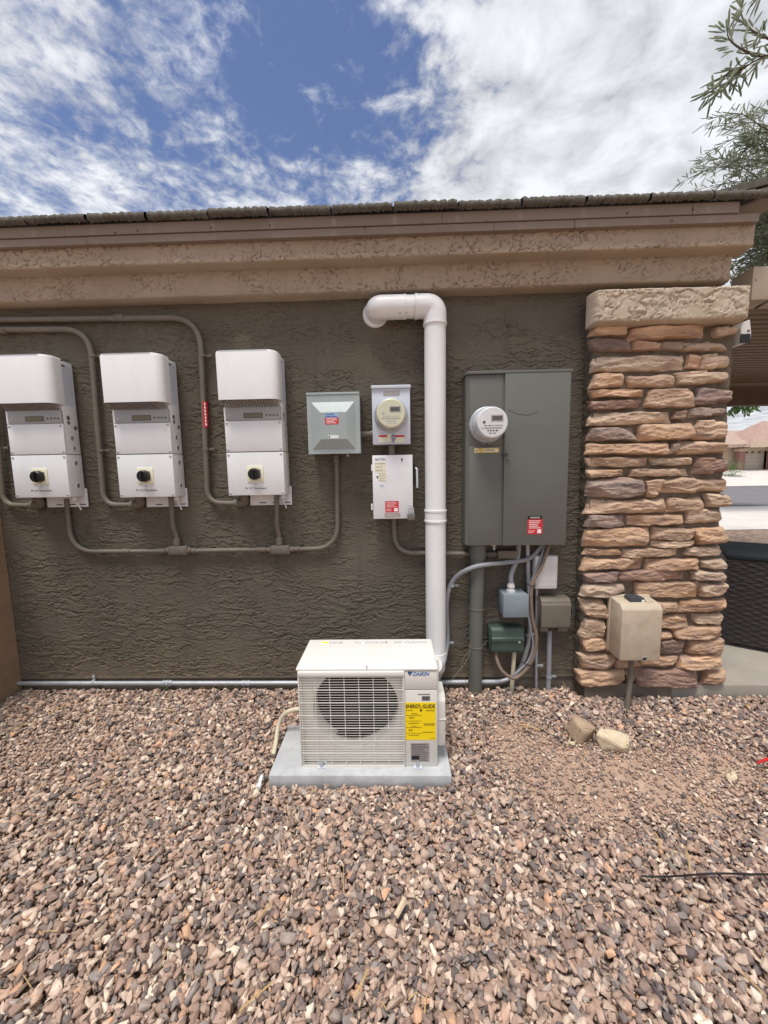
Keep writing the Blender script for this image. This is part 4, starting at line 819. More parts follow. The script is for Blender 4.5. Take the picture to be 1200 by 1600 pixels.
conduit('pvc_pipe', 'pipe under the green box, grey above and cream below, entering the gravel', [(803.5, 1016, -.055), (801, 1060, -.055), (795.5, 1125, -.06)], .0145, m_hose, cat='pipe', rad=.3)
conduit('thin_conduit', 'thin pale grey conduit from the white box straight down to the gravel', [(838.5, 915, -.03), (837.5, 1112, -.03)], .0095, m_galv, cat='pipe', clamps=[(838, 1040, 'z')], Y=-.03)
Yf = -.08; x0, x1, z0, z1 = FB(836, 869, 872, 921, Yf)
nb = thing('phone_box', ((x0+x1)/2, -.04, z0), 'white plastic utility box half behind the cables under the panel', 'utility box')
bm = BM(); box(bm, x0+.004, x1-.002, -.04, 0, z0-.004, z1-.006, .008); obj('enclosure', bm, m_nid, nb, smooth=SM)
bm = BM(); box(bm, x0, x1, Yf, -.041, z0, z1, .012, 3); cv_ = obj('cover', bm, m_nid, nb, smooth=SM)
bm = BM()
for k in range(5): z = z0+.03+k*(z1-z0-.06)/4; box(bm, x0+.02, x1-.02, Yf-.0015, Yf+.002, z-.0015, z+.0015)
box(bm, x1-.05, x1-.047, Yf-.0015, Yf+.002, z0+.03, z1-.03); obj('embossing', bm, m_paper, cv_)
Yf = -.10; x0, x1, z0, z1 = FB(846, 938, 892, 982, Yf)
tb = thing('cable_box', ((x0+x1)/2, -.05, z0), 'taupe plastic telecom box right of the green box with a pipe below', 'utility box')
bm = BM(); box(bm, x0-.008, x1-.004, -.05, 0, z0-.02, z1+.012, .006); obj('enclosure', bm, m_tbox, tb, smooth=SM)
bm = BM(); prism(bm, [(-.049, z0-.004), (-.09, z0), (Yf, z0+.008), (Yf-.004, z1-.035), (Yf+.006, z1-.02), (Yf+.006, z1-.012), (-.075, z1+.006), (-.049, z1+.012)], 'x', x0, x1, .003); cv_ = obj('cover', bm, m_tbox, tb, smooth=SM)
bm = BM(); xm = (x0+x1)/2; lathe(bm, Vector((xm, Yf-.001, (z0+z1)/2)), (0, -1, 0), [(.036, 0), (.036, .0015), (.033, .002), (.033, .0005), (.001, .0005)], 28)
for k in range(3): box(bm, xm-.03, xm+.03, Yf-.0025, Yf, z0+.028+k*.012, z0+.031+k*.012)
obj('embossing', bm, m_tbox, cv_)
for a_, b_ in ((x0+.004, x0+.06), (x1-.07, x1-.006)): bm = BM(); box(bm, a_, b_, -.075, -.02, z0-.035, z0-.004, .004); obj('cable_port', bm, m_tbox, tb, smooth=SM)
bm = BM(); p = UP(893, 953, -.07); box(bm, p.x-.004, p.x+.014, -.085, -.055, p.z-.03, p.z+.022, .002); lathe(bm, p+Vector((.01, -.01, .006)), (0, -1, 0), [(.006, 0), (.006, .008)], 10); obj('latch', bm, m_dgrey, tb)
conduit('pvc_pipe', 'grey pipe with a strap running from the taupe box into the gravel', [(858.5, 985, -.05), (857.5, 1060, -.05), (854.5, 1118, -.05)], .0165, m_pvcg, cat='pipe', clamps=[(857.5, 1058, 'z')], Y=-.05, rad=.4)
bm = BM()
tube(bm, spline([UP(738, 1000, -.09), UP(730, 1030, -.16), UP(712, 1055, -.22), UP(690, 1080, -.28)]), .0018, 6); tube(bm, spline([UP(733, 1015, -.12), UP(721, 1040, -.14), UP(728, 1070, -.16), UP(722, 1090, -.2), UP(706, 1112, -.24)]), .0018, 6)
tag(obj('ground_wire', bm, m_cond), 'thin loose wires curling out beside the thick riser pipe', 'wire')

# beige box on the pillar
Yf = -.285; x0, x1, z0, z1 = FB(970.5, 946, 1034, 1032, Yf); Yb_ = -.155
fb = thing('fiber_box', ((x0+x1)/2, -.22, z0), 'beige plastic box fixed to the stone pillar with a pipe below', 'utility box')
bm = BM(); box(bm, x0-.004, x1+.004, Yb_, Yb_+.03, z0+.004, z1+.02, .004); obj('backplate', bm, m_bbox, fb, smooth=SM)
bm = BM(); prism(bm, [(Yb_, z0), (Yf, z0-.002), (Yf, z1-.03), (Yf+.025, z1), (Yb_, z1+.012)], 'x', x0, x1, .006); cv_ = obj('cover', bm, m_bbox, fb, smooth=SM)
bm = BM(); lathe(bm, UP(1007, 1029.5, Yf), (0, -1, 0), [(.017, -.006), (.017, .003), (.012, .004), (.011, -.004), (.001, -.004)], 20); obj('lock_cup', bm, m_plate, cv_, smooth=SM)
bm = BM(); lathe(bm, UP(1007, 1029.5, Yf-.0015), (0, -1, 0), [(.009, 0), (.009, .001)], 14); obj('lock_hole', bm, m_dark, cv_)
p = UP(991, 934, -.19); sn = thing('sensor', (p.x, p.y, p.z), 'small black device sitting on top of the beige box', 'sensor')
bm = BM(); prism(bm, [(p.x-.055, p.z-.02), (p.x-.05, p.z+.012), (p.x-.025, p.z+.024), (p.x+.035, p.z+.014), (p.x+.052, p.z-.022)], 'y', -.235, -.165, .004); obj('housing', bm, m_dgrey, sn, smooth=SM)
bm = BM(); quadY(bm, p.x+.018, p.x+.036, p.z-.016, p.z+.002, -.2355, .001); obj('sticker', bm, m_paper, sn)
conduit('pvc_pipe', 'grey pipe leaning from the beige pillar box into the gravel', [(986.5, 1028, -.21), (985, 1060, -.215), (977, 1128, -.26)], .0155, m_cond, cat='pipe', rad=.2, Y=-.21)

# ================================================================== WHITE DUCT
dp = thing('white_duct', UP(692, 1055, -.10), 'tall white round duct with an elbow at the top going into the wall', 'duct')
Yd = -.098; R_ = .067
c0 = UP(679.5, 479, Yd); p1 = UP(679.5, 560, Yd); p2 = UP(681, 1022, Yd)
bm = BM(); tube(bm, [Vector((c0.x, Yd, U(680, 505, Yd)[1])), p2], R_, 36); obj('pipe', bm, m_pvc, dp, smooth=SM)
left = UP(590, 479.5, Yd)
def elbow(P0, P1, P2, rad, r, n=16):
    return fillet([P0, P1, P2], rad, n), r
bm = BM(); cz = U(640, 479.5, Yd)[1]
A_ = Vector((U(648, 480, Yd)[0], Yd, cz)); path, _ = elbow(A_, Vector((c0.x, Yd, cz)), Vector((c0.x, Yd, cz-.115)), .105, R_); tube(bm, path, R_*1.06, 36)
for q in (path[0], path[-1]):
    d_ = Vector((1, 0, 0)) if q is path[0] else Vector((0, 0, -1)); s_ = -1 if q is path[0] else 1
    lathe(bm, q-(d_*.012 if s_ > 0 else Vector((0, 0, 0))), d_, [(R_*1.04, 0), (R_*1.11, .001), (R_*1.11, .012), (R_*1.04, .013)], 36)
obj('elbow', bm, m_pvc, dp, smooth=SM)
B_ = Vector((U(632, 480, Yd)[0], Yd, cz)); bm = BM(); tube(bm, [B_+Vector((-.03, 0, 0)), A_+Vector((.02, 0, 0))], R_*1.01, 36); obj('pipe', bm, m_pvc, dp, smooth=SM)
L0 = Vector((U(588.5, 481, Yd)[0], 0, cz)); bm = BM(); path = fillet([B_, Vector((L0.x, Yd, cz)), Vector((L0.x, -.015, cz))], .11, 16); tube(bm, path, R_*1.05, 36)
lathe(bm, B_-Vector((.002, 0, 0)), (1, 0, 0), [(R_*1.04, 0), (R_*1.08, .001), (R_*1.08, .01), (R_*1.04, .011)], 36); el = obj('wall_elbow', bm, m_pvc, dp, smooth=SM)
bm = BM(); lathe(bm, Vector((L0.x-.012, 0.0, cz-.004)), (0, -1, 0), [(R_*1.22, 0), (R_*1.22, .010), (R_*1.18, .015), (R_*1.04, .018)], 40); fl = obj('wall_flange', bm, m_pvc, dp, smooth=SM)
for dx, dz in ((.0, -.07), (.04, -.062)): bm = BM(); lathe(bm, Vector((B_.x-.03+dx, Yd-.05, cz-.052)), (0, -1, -.6), [(.005, 0), (.005, .005)], 8); obj('screw', bm, m_galv, el)
bm = BM(); q = UP(680.3, 796, Yd); q2 = UP(680.5, 815, Yd); h_ = q.z-q2.z; lathe(bm, q2, (0, 0, 1), [(R_, 0), (R_*1.1, .001), (R_*1.1, .012), (R_*1.045, .014), (R_*1.045, h_-.014), (R_*1.1, h_-.012), (R_*1.1, h_-.001), (R_, h_)], 36); obj('coupling', bm, m_pvc, dp, smooth=SM)
bm = BM(); q = UP(681, 1024, Yd); tube(bm, spline([q+Vector((0, 0, .03)), q, q+Vector((.01, -.04, -.06)), Vector((.225, -.42, .40))]), [R_*1.05]*8+[R_*1.02]*8+[R_*.8]*7+[R_*.7]*2 if False else R_*.72, 24); obj('insulated_line', bm, m_pvc, dp, smooth=SM)
bm = BM(); lathe(bm, q+Vector((0, 0, -.03)), (0, 0, 1), [(R_*.7, -.01), (R_*1.06, 0), (R_*1.12, .012), (R_*1.12, .02), (R_*1.05, .022), (R_*1.05, .06), (R_, .061)], 36); obj('end_collar', bm, m_pvc, dp, smooth=SM)

# ================================================================== PAD AND AIR CONDITIONER
PT = .055
pa = [G(455, 1133, PT), G(690, 1133, PT), G(707, 1211, PT), G(414, 1213, PT)]
px0 = (pa[0].x+pa[3].x)/2; px1 = (pa[1].x+pa[2].x)/2; py0 = (pa[2].y+pa[3].y)/2; py1 = pa[0].y
bm = BM(); box(bm, px0, px1, py0, py1, -.03, PT, .006, 2); bmesh.ops.subdivide_edges(bm, edges=bm.edges[:], cuts=0) if False else None
tag(obj('concrete_pad', bm, m_pad, smooth=SM), 'flat pale concrete pad under the outdoor unit', 'concrete pad')
AY = -.795; ax0, ax1, az0, az1 = FB(466.5, 1043, 683.5, 1197, AY); AB = -.475
ac = thing('air_conditioner', ((ax0+ax1)/2, (AY+AB)/2, PT), 'cream outdoor air conditioning unit with a round fan grille and yellow label', 'air conditioner')
xg = U(632, 1120, AY)[0]
cxf, czf = U(556, 1108, AY+.02); Rf = .214
# front panel with the fan opening
bm = BM(); n = 64; zA, zB = az0+.005, az1-.022; xA, xB = ax0+.003, xg
out = []
for k in range(n):
    a = 2*PI*k/n; c_, s_ = math.cos(a), math.sin(a); tx = ((xB-cxf) if c_ > 0 else (xA-cxf))/c_ if abs(c_) > 1e-6 else 9; tz = ((zB-czf) if s_ > 0 else (zA-czf))/s_ if abs(s_) > 1e-6 else 9; q = min(tx, tz); out.append((cxf+c_*q, czf+s_*q))
yp = AY+.024
O_ = [bm.verts.new((x, yp, z)) for x, z in out]; I1 = [bm.verts.new((cxf+math.cos(2*PI*k/n)*(Rf+.03), yp, czf+math.sin(2*PI*k/n)*(Rf+.03))) for k in range(n)]
for k in range(n):                      # keep the flared ring inside the panel
    v = I1[k]; v.co.x = min(max(v.co.x, xA+.002), xB-.002); v.co.z = min(max(v.co.z, zA+.002), zB-.002)
I2 = [bm.verts.new((cxf+math.cos(2*PI*k/n)*(Rf+.008), yp+.006, czf+math.sin(2*PI*k/n)*(Rf+.008))) for k in range(n)]; I3 = [bm.verts.new((cxf+math.cos(2*PI*k/n)*Rf, yp+.02, czf+math.sin(2*PI*k/n)*Rf)) for k in range(n)]; I4 = [bm.verts.new((cxf+math.cos(2*PI*k/n)*Rf, yp+.09, czf+math.sin(2*PI*k/n)*Rf)) for k in range(n)]
for P_, Q_ in ((O_, I1), (I1, I2), (I2, I3), (I3, I4)):
    for k in range(n): bm.faces.new((P_[k], P_[(k+1) % n], Q_[(k+1) % n], Q_[k]))
obj('fan_panel', bm, m_cream, ac, smooth=SM)
bm = BM(); box(bm, ax0, ax0+.008, AY+.010, AB, az0, az1-.02, .003); box(bm, ax1-.008, ax1, AY+.010, AB, az0, az1-.02, .003); box(bm, ax0+.008, ax1-.008, AB-.004, AB, az0, az1-.02); box(bm, ax0+.008, ax1-.008, AY+.03, AB-.004, az0, az0+.006); obj('casing', bm, m_cream, ac, smooth=SM)
bm = BM(); box(bm, ax0+.01, xg-.005, AY+.14, AY+.145, az0+.01, az1-.03); obj('fan_shroud', bm, m_dark, ac)
# fan
bm = BM(); lathe(bm, Vector((cxf, AY+.07, czf)), (0, -1, 0), [(.055, -.03), (.055, 0), (.045, .012), (.01, .016)], 24); fan = obj('fan', bm, m_black, ac, smooth=SM)
for j in range(3):
    bm = BM(); a0 = j*2*PI/3+.5; nr, na = 8, 10; g_ = []
    for ir in range(nr):
        r_ = .045+(Rf-.058)*ir/(nr-1); sp0 = a0-.35-.25*ir/(nr-1); sp1 = a0+.35+.35*ir/(nr-1)
        g_.append([bm.verts.new((cxf+r_*math.cos(sp0+(sp1-sp0)*ia/(na-1)), AY+.06+.05*(ia/(na-1)), czf+r_*math.sin(sp0+(sp1-sp0)*ia/(na-1)))) for ia in range(na)])
    for A, B in zip(g_, g_[1:]):
        for i in range(na-1): bm.faces.new((A[i], A[i+1], B[i+1], B[i]))
    bmesh.ops.solidify(bm, geom=bm.faces[:], thickness=.003); obj('fan_blade', bm, m_black, fan, smooth=SM)
# slatted guard
gx0, gx1, gz0, gz1 = FB(468.5, 1049, 632.5, 1196, AY); ns = 36; zlo = gz0+.004; zhi = U(550, 1057, AY)[1]
bm = BM()
for i in range(ns):
    z = zlo+(zhi-zlo)*i/(ns-1); k = i % 5 == 0
    box(bm, gx0+.002, gx1-.001, AY-.0055-(.002 if k else 0), AY-.004, z-(.0017 if k else .0010), z+(.0017 if k else .0010))
for i in range(8):
    x = gx0+.012+(gx1-gx0-.022)*i/7; box(bm, x-.0015, x+.0015, AY-.0038, AY+.0005, zlo, zhi)
gd = obj('fan_guard', bm, m_creaml, ac)
bm = BM(); box(bm, gx0, gx1, AY-.012, AY+.012, zhi+.004, zhi+.03, .004); obj('guard_rail', bm, m_creamt, gd, smooth=SM)
bm = BM(); box(bm, gx0, gx0+.006, AY-.009, AY+.011, zlo-.004, zhi+.004, .002); box(bm, gx1-.006, gx1, AY-.009, AY+.011, zlo-.004, zhi+.004, .002); box(bm, gx0, gx1, AY-.009, AY+.011, zlo-.009, zlo-.004, .001); obj('guard_frame', bm, m_cream, gd, smooth=SM)
# service side front
bm = BM(); zl = U(655, 1078, AY)[1]; box(bm, xg+.001, ax1, AY, AY+.012, zl+.001, az1-.021, .004); sf = obj('service_panel', bm, m_cream, ac, smooth=SM)
bm = BM(); box(bm, xg+.001, ax1, AY, AY+.012, az0, zl-.001, .004); sl = obj('lower_panel', bm, m_cream, ac, smooth=SM)
bm = BM(); box(bm, ax0-.004, ax1+.004, AY-.004, AB+.004, az1-.02, az1, .009, 4); lid = obj('lid', bm, m_creamt, ac, smooth=SM)
bm = BM()
for k in range(3): y = AY+.06+k*.06; box(bm, ax0+.04, ax1-.04, y, y+.03, az1-.0005, az1+.0012, .0006)
obj('lid_rib', bm, m_creamt, lid)
bm = BM(); lathe(bm, UP(573, 1041.5, AY-.004), (0, -1, 0), [(.004, 0), (.004, .004)], 10); obj('screw', bm, m_plate, lid)
def topq(bm, a, b, c, d, th=.0006): box(bm, a, b, c, d, az1+.0003, az1+.0003+th)
bm = BM(); W_ = ax1-ax0
for a, b in ((.10, .26), (.38, .63), (.70, .95)): topq(bm, ax0+W_*a, ax0+W_*b, AB-.058, AB-.028)
ls = obj('lid_label', bm, m_paper, lid)
bm = BM(); topq(bm, ax0+W_*.105, ax0+W_*.165, AB-.05, AB-.034, .001); obj('yellow_patch', bm, m_yellow, ls)
bm = BM(); r = random.Random(2)
for a, b in ((.17, .26), (.38, .43), (.46, .63), (.70, .76), (.78, .95)):
    for k in range(4):
        x = ax0+W_*a; 
        while x < ax0+W_*b: w_ = r.uniform(.005, .018); topq(bm, x, x+w_, AB-.055+k*.006, AB-.052+k*.006, .001); x += w_+.004
obj('label_print', bm, m_plate, ls)
# lettering on the front
text('DAIKIN', U(657.5, 1053.3, AY)[0], U(657.5, 1053.3, AY)[1], AY-.0006, .027, m_blue, sf, shear=.25, width=.082, bold=.0005)
p = UP(641, 1052.5, AY-.0006); bm = BM(); prism(bm, [(p.x-.012, p.z+.010), (p.x-.004, p.z+.010), (p.x-.003, p.z-.012), (p.x-.012, p.z+.004)], 'y', AY-.0012, AY-.0002); obj('logo_mark', bm, m_ink, sf)
bm = BM(); prism(bm, [(p.x-.003, p.z+.010), (p.x+.013, p.z+.010), (p.x-.002, p.z-.012)], 'y', AY-.0012, AY-.0002); obj('logo_mark', bm, m_blue, sf)
X = FB(659, 1087.5, 672, 1094.5, AY); bm = BM(); quadY(bm, *X, AY-.0002); l_ = obj('refrigerant_label', bm, mat('dark grey label', (118, 116, 118), .5), sl); text('R32', (X[0]+X[1])/2, (X[2]+X[3])/2, AY-.0013, .018, m_ink, l_, width=.026, bold=.0001)
bm = BM(); lines(bm, X[0]-.018, X[1], X[3]+.006, X[3]+.012, AY-.0002, 1, 6, .8, 0); obj('fine_print', bm, m_dgrey, sl)
X = FB(633.5, 1097.5, 681, 1156, AY); bm = BM(); quadY(bm, *X, AY-.0002); eg = obj('energy_label', bm, m_yellow, sl); w_ = X[1]-X[0]; h_ = X[3]-X[2]
text('ENERGY', X[0]+w_*.255, X[3]-h_*.105, AY-.0014, .027, m_ink, eg, width=w_*.47, bold=.0006); text('GUIDE', X[0]+w_*.77, X[3]-h_*.105, AY-.0014, .027, m_ink, eg, width=w_*.40, bold=.0006)
bm = BM(); xm = X[0]+w_*.515; box(bm, xm-.002, xm+.002, AY-.0016, AY-.0004, X[3]-h_*.20, X[3]-h_*.10); prism(bm, [(xm-.008, X[3]-h_*.19), (xm+.008, X[3]-h_*.19), (xm, X[3]-h_*.25)], 'y', AY-.0016, AY-.0004); obj('arrow', bm, m_ink, eg)
text('16.0', X[0]+w_*.19, X[3]-h_*.40, AY-.0014, .016, m_ink, eg, bold=.0); text('8.5', X[0]+w_*.17, X[3]-h_*.735, AY-.0014, .016, m_ink, eg, bold=.0)
bm = BM()
for (a, b, c, d, n_, f) in ((.02, .25, .19, .225, 1, .5), (.68, .97, .19, .23, 2, .5), (.2, .4, .28, .31, 1, .6), (.03, .55, .33, .345, 1, 1), (.03, .55, .48, .50, 1, .6), (.1, .45, .53, .57, 1, .5), (.2, .38, .61, .64, 1, .5), (.03, .55, .655, .67, 1, 1), (.03, .55, .81, .83, 1, .6), (.1, .45, .86, .89, 1, .5), (.6, .97, .54, .62, 3, .4), (.55, .95, .77, .81, 1, .5), (.8, .98, .94, .96, 1, .5)):
    lines(bm, X[0]+w_*a, X[0]+w_*b, X[3]-h_*d, X[3]-h_*c, AY-.0011, n_, int(a*99), f, .05)
obj('label_print', bm, mat('olive ink', (120, 104, 24), .6), eg)
X = FB(642, 1161, 671, 1190, AY); bm = BM(); quadY(bm, *X, AY-.0002); sp_ = obj('rating_plate', bm, m_plate, sl); w_ = X[1]-X[0]; h_ = X[3]-X[2]
bm = BM(); lines(bm, X[0]+.004, X[1]-.004, X[2]+h_*.35, X[3]-.002, AY-.0011, 7, 12, .3); lines(bm, X[0]+w_*.5, X[1]-.004, X[2]+.004, X[2]+h_*.33, AY-.0011, 4, 13, .3); obj('label_print', bm, m_dgrey, sp_)
bm = BM(); quadY(bm, X[0]+.003, X[0]+w_*.46, X[2]+h_*.12, X[2]+h_*.33, AY-.0013); obj('black_patch', bm, m_ink, sp_)
# valve cover on the right side and feet
zv0, zv1 = U(690, 1152, -.70)[1], U(690, 1076, -.70)[1]
bm = BM(); prism(bm, [(-.765, zv0), (-.60, zv0), (-.60, zv1-.02), (-.63, zv1), (-.735, zv1), (-.765, zv1-.03)], 'x', ax1+.0005, ax1+.045, .008); vc = obj('valve_cover', bm, m_cream, ac, smooth=SM)
bm = BM(); p = UP(690, 1118, -.72); prism(bm, [(-.768, p.z+.012), (-.6, p.z-.0), (-.6, p.z-.004), (-.768, p.z+.008)], 'x', ax1+.01, ax1+.048); obj('cover_ridge', bm, m_creamt, vc)
bm = BM(); box(bm, ax1+.0005, ax1+.03, -.60, -.54, U(690, 1066, -.6)[1], U(690, 1030, -.6)[1], .004); obj('handle', bm, m_creamt, ac, smooth=SM)
for px in (503, 653):
    p = UP(px, 1202, AY-.01); bm = BM(); box(bm, p.x-.02, p.x+.02, AY-.02, AY+.26, PT+.0005, PT+.006, .001); box(bm, p.x-.014, p.x+.014, AY+.0, AY+.02, PT+.006, az0+.004, .002); ft = obj('foot', bm, m_steel, ac, smooth=SM)
    bm = BM(); lathe(bm, Vector((p.x, AY-.008, PT+.006)), (0, 0, 1), [(.011, 0), (.011, .003), (.007, .004), (.007, .012), (.003, .018)], 10); obj('bolt', bm, m_galv, ft)
# drain hose and scrap
bm = BM(); tube(bm, spline([Vector((ax0+.01, -.56, .22)), G(452, 1108, .19)+Vector((0, -.02, 0)), G(436, 1130, .12), G(431, 1160, .05), G(427, 1180, .025)]), .0125, 12); tag(obj('drain_hose', bm, m_hose, smooth=SM), 'cream hose curving out behind the left side of the outdoor unit', 'hose')
bm = BM(); a = G(403, 1232, .035); b = G(409, 1213, .045); lathe(bm, a, b-a, [(.010, 0), (.013, .001), (.013, .02), (.009, .022), (.009, (b-a).length)], 14); tag(obj('pipe_stub', bm, m_pvc, smooth=SM), 'short white pipe end lying by the left front corner of the pad', 'pipe stub')

# ================================================================== LOOSE THINGS ON THE GRAVEL
def rock(name, c, sz, m, label, seed, rot=0):
    r = random.Random(seed); bm = BM()
    for _ in range(16):
        v = Vector((r.gauss(0, 1), r.gauss(0, 1), r.gauss(0, 1))).normalized(); v = Vector([math.copysign(abs(q)**.7, q) for q in v])*r.uniform(.85, 1); bm.verts.new((v.x*sz[0]/2, v.y*sz[1]/2, v.z*sz[2]/2))
    bmesh.ops.convex_hull(bm, input=bm.verts); bmesh.ops.delete(bm, geom=[v for v in bm.verts if not v.link_faces], context='VERTS')
    bmesh.ops.bevel(bm, geom=bm.edges[:], offset=.004, segments=2, affect='EDGES'); bmesh.ops.triangulate(bm, faces=bm.faces[:]); bmesh.ops.subdivide_edges(bm, edges=bm.edges[:], cuts=2, use_grid_fill=True)
    for v in bm.verts: v.co += v.co.normalized()*.004*(perlin(np.array(v.co.x*40+seed), np.array(v.co.y*40+v.co.z*33), seed))
    bmesh.ops.rotate(bm, verts=bm.verts[:], cent=(0, 0, 0), matrix=Matrix.Rotation(rot, 3, 'Z')); bmesh.ops.translate(bm, verts=bm.verts[:], vec=c+Vector((0, 0, sz[2]*.33)))
    return tag(obj(name, bm, m), label, 'rock')
rock('rock', G(907, 1153), (.17, .14, .15), m_rockt, 'tan rough rock on the gravel, left of the cream one', 3, .3)
rock('rock', G(955, 1168), (.19, .13, .14), m_rockc, 'pale cream angular rock on the gravel, right of the tan one', 8, -.5)
rock('rock', G(893, 1165), (.05, .03, .03), m_rockc, 'small whitish stone beside the tan rock', 9)
rock('rock', G(1144, 1217), (.07, .05, .035), m_rockc, 'flat pale stone on the gravel at the right edge area', 10)
bm = BM(); pts = [G(1002+k*22, 1369+1.5*math.sin(k*.9)-(k*.5), .045+.004*math.sin(k*1.3)) for k in range(12)]; tube(bm, spline(pts, 4), .0032, 8); tag(obj('drip_tube', bm, m_black, smooth=SM), 'thin black drip tube lying across the gravel at the right edge', 'tube')
bm = BM(); a = G(1183, 1192, .05); b = G(1215, 1186, .055); tube(bm, [a, (a+b)/2+Vector((0, 0, .01)), b], [.005, .008, .009], 10); tag(obj('red_flag', bm, mat('red plastic', (190, 36, 40), .5), smooth=SM), 'red plastic piece on the gravel at the right edge', 'plastic piece')
bm = BM(); tube(bm, spline([G(811, 1132, .04), G(825, 1134, .05), G(843, 1141, .045)]), .005, 8); tag(obj('wire_scrap', bm, m_straw, smooth=SM), 'bent straw coloured scrap on the gravel below the pipes', 'scrap')
for i, (a, b, c, d) in enumerate(((1023, 1300, 1031, 1325), (1070, 1322, 1078, 1362), (618, 1432, 632, 1405), (398, 1440, 425, 1410), (552, 1560, 575, 1515))):
    A, B = G(a, b, .055), G(c, d, .062); bm = BM(); n_ = (B-A).length; tube(bm, spline([A, (A+B)/2+Vector((.004, 0, .006)), B]), .003 if i != 2 else .010, 6)
    tag(obj('twig', bm, m_straw if i != 2 else m_rockc), ['thin dry straw lying above the right end of the black tube', 'long pale straw crossing the black drip tube', 'white sliver of wood in the middle of the gravel', 'dry stem on the left part of the gravel', 'dry stem near the bottom edge left of centre'][i], 'twig', None)

bm = BM(); r = random.Random(77)
for k in range(110):
    x, y = r.uniform(-2.6, 2.4), r.uniform(-1.8, -.05)
    if -.7 < x < .3 and -.9 < y < -.42 or (x > 1.2 and y > -.2): continue
    a = r.uniform(0, PI); l = r.choice((.02, .03, .05, .09))*r.uniform(.6, 1.2); z = .028+r.uniform(0, .012); d = Vector((math.cos(a), math.sin(a), r.uniform(-.15, .15))); p = Vector((x, y, z))
    tube(bm, [p, p+d*l*.5+Vector((0, 0, .003)), p+d*l], r.choice((.0012, .0016, .0022)), 5)
o = obj('leaf_litter', bm, m_straw); o['kind'] = 'stuff'; o['label'] = 'scattered dry straw and leaf bits on the gravel'; o['category'] = 'litter'
# weed at the wall base
bm = BM(); p = Vector((U(262, 1078, -.05)[0], -.05, .0)); r = random.Random(3)
for k in range(26):
    a = r.uniform(0, 2*PI); q = p+Vector((r.uniform(-.03, .03), r.uniform(-.02, .02), r.uniform(.0, .07))); e = Vector((math.cos(a), math.sin(a)*.6, r.uniform(.1, .8))).normalized()*r.uniform(.015, .03); s_ = e.cross(Vector((0, 0, 1))).normalized()*.005
    vs = [bm.verts.new(v) for v in (q, q+e*.5+s_, q+e, q+e*.5-s_)]; bm.faces.new(vs)
tag(obj('weed', bm, m_leaf2), 'tiny green weed at the foot of the wall below the silver conduit', 'weed')

# ================================================================== PATIO SIDE, RIGHT
cov = thing('patio_cover', (4, 1.2, 0), 'tan aluminium patio cover with a ribbed ceiling beyond the stone pillar', 'patio cover')
gx0_, gx1_, gz0_, gz1_ = FB(1176, 414, 1300, 467, -.02)
bm = BM(); box(bm, gx0_, 9, -.02, .14, gz0_, gz1_, .006); gt = obj('gutter', bm, m_cover, cov, smooth=SM)
bm = BM(); lathe(bm, UP(1181, 436, -.02), (0, -1, 0), [(.008, 0), (.008, .004), (.002, .006)], 10); obj('screw', bm, m_cover, gt)
za = gz0_+.02; zb_ = U(1180, 597, 2.55)[1]
bm = BM(); nr = 26
for i in range(nr):
    ya = .14+(2.5-.14)*i/nr; yb_ = .14+(2.5-.14)*(i+1)/nr; f = lambda y: za+(zb_-za)*(y-.14)/2.4
    prism(bm, [(ya, f(ya)), (ya+.006, f(ya)-.028), (ya+.05, f(ya)-.028), (ya+.056, f(ya)), (yb_, f(yb_)), (yb_, f(yb_)+.01), (ya, f(ya)+.01)], 'x', gx0_-.5, 9)
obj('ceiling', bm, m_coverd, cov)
bm = BM(); zbb = U(1180, 634, 2.6)[1]; box(bm, 2.2, 9, 2.52, 2.66, zbb, zb_+.02, .005); obj('beam', bm, m_beam, cov)
bm = BM(); box(bm, 7.6, 7.72, 2.53, 2.65, .08, zbb, .005); obj('post', bm, m_cover, cov)
bm = BM(); tube(bm, spline([UP(1180, 482, -.0), UP(1190, 476, -.04), UP(1215, 462, -.06)]), .006, 8); obj('cable', bm, m_black, cov)
p = UP(1164, 516, -.12); wlm = thing('security_light', (p.x, p.y, p.z), 'small white and black security light on the far corner of the pillar', 'light')
bm = BM(); prism(bm, [U(1158, 513, -.12), U(1162, 503, -.12), U(1172, 499, -.12), U(1174, 520, -.12), U(1172, 534, -.12), U(1157, 537, -.12)], 'y', -.12, .02, .003); obj('housing', bm, m_nid, wlm)
bm = BM(); quadY(bm, *FB(1156.5, 522, 1171.5, 536, -.123), -.122, .004); obj('lens', bm, m_black, wlm)
bm = BM(); p2 = UP(1169, 517, -.12); lathe(bm, p2, (0, -1, 0), [(.006, 0), (.006, .006)], 10); obj('sensor_eye', bm, m_dgrey, wlm)
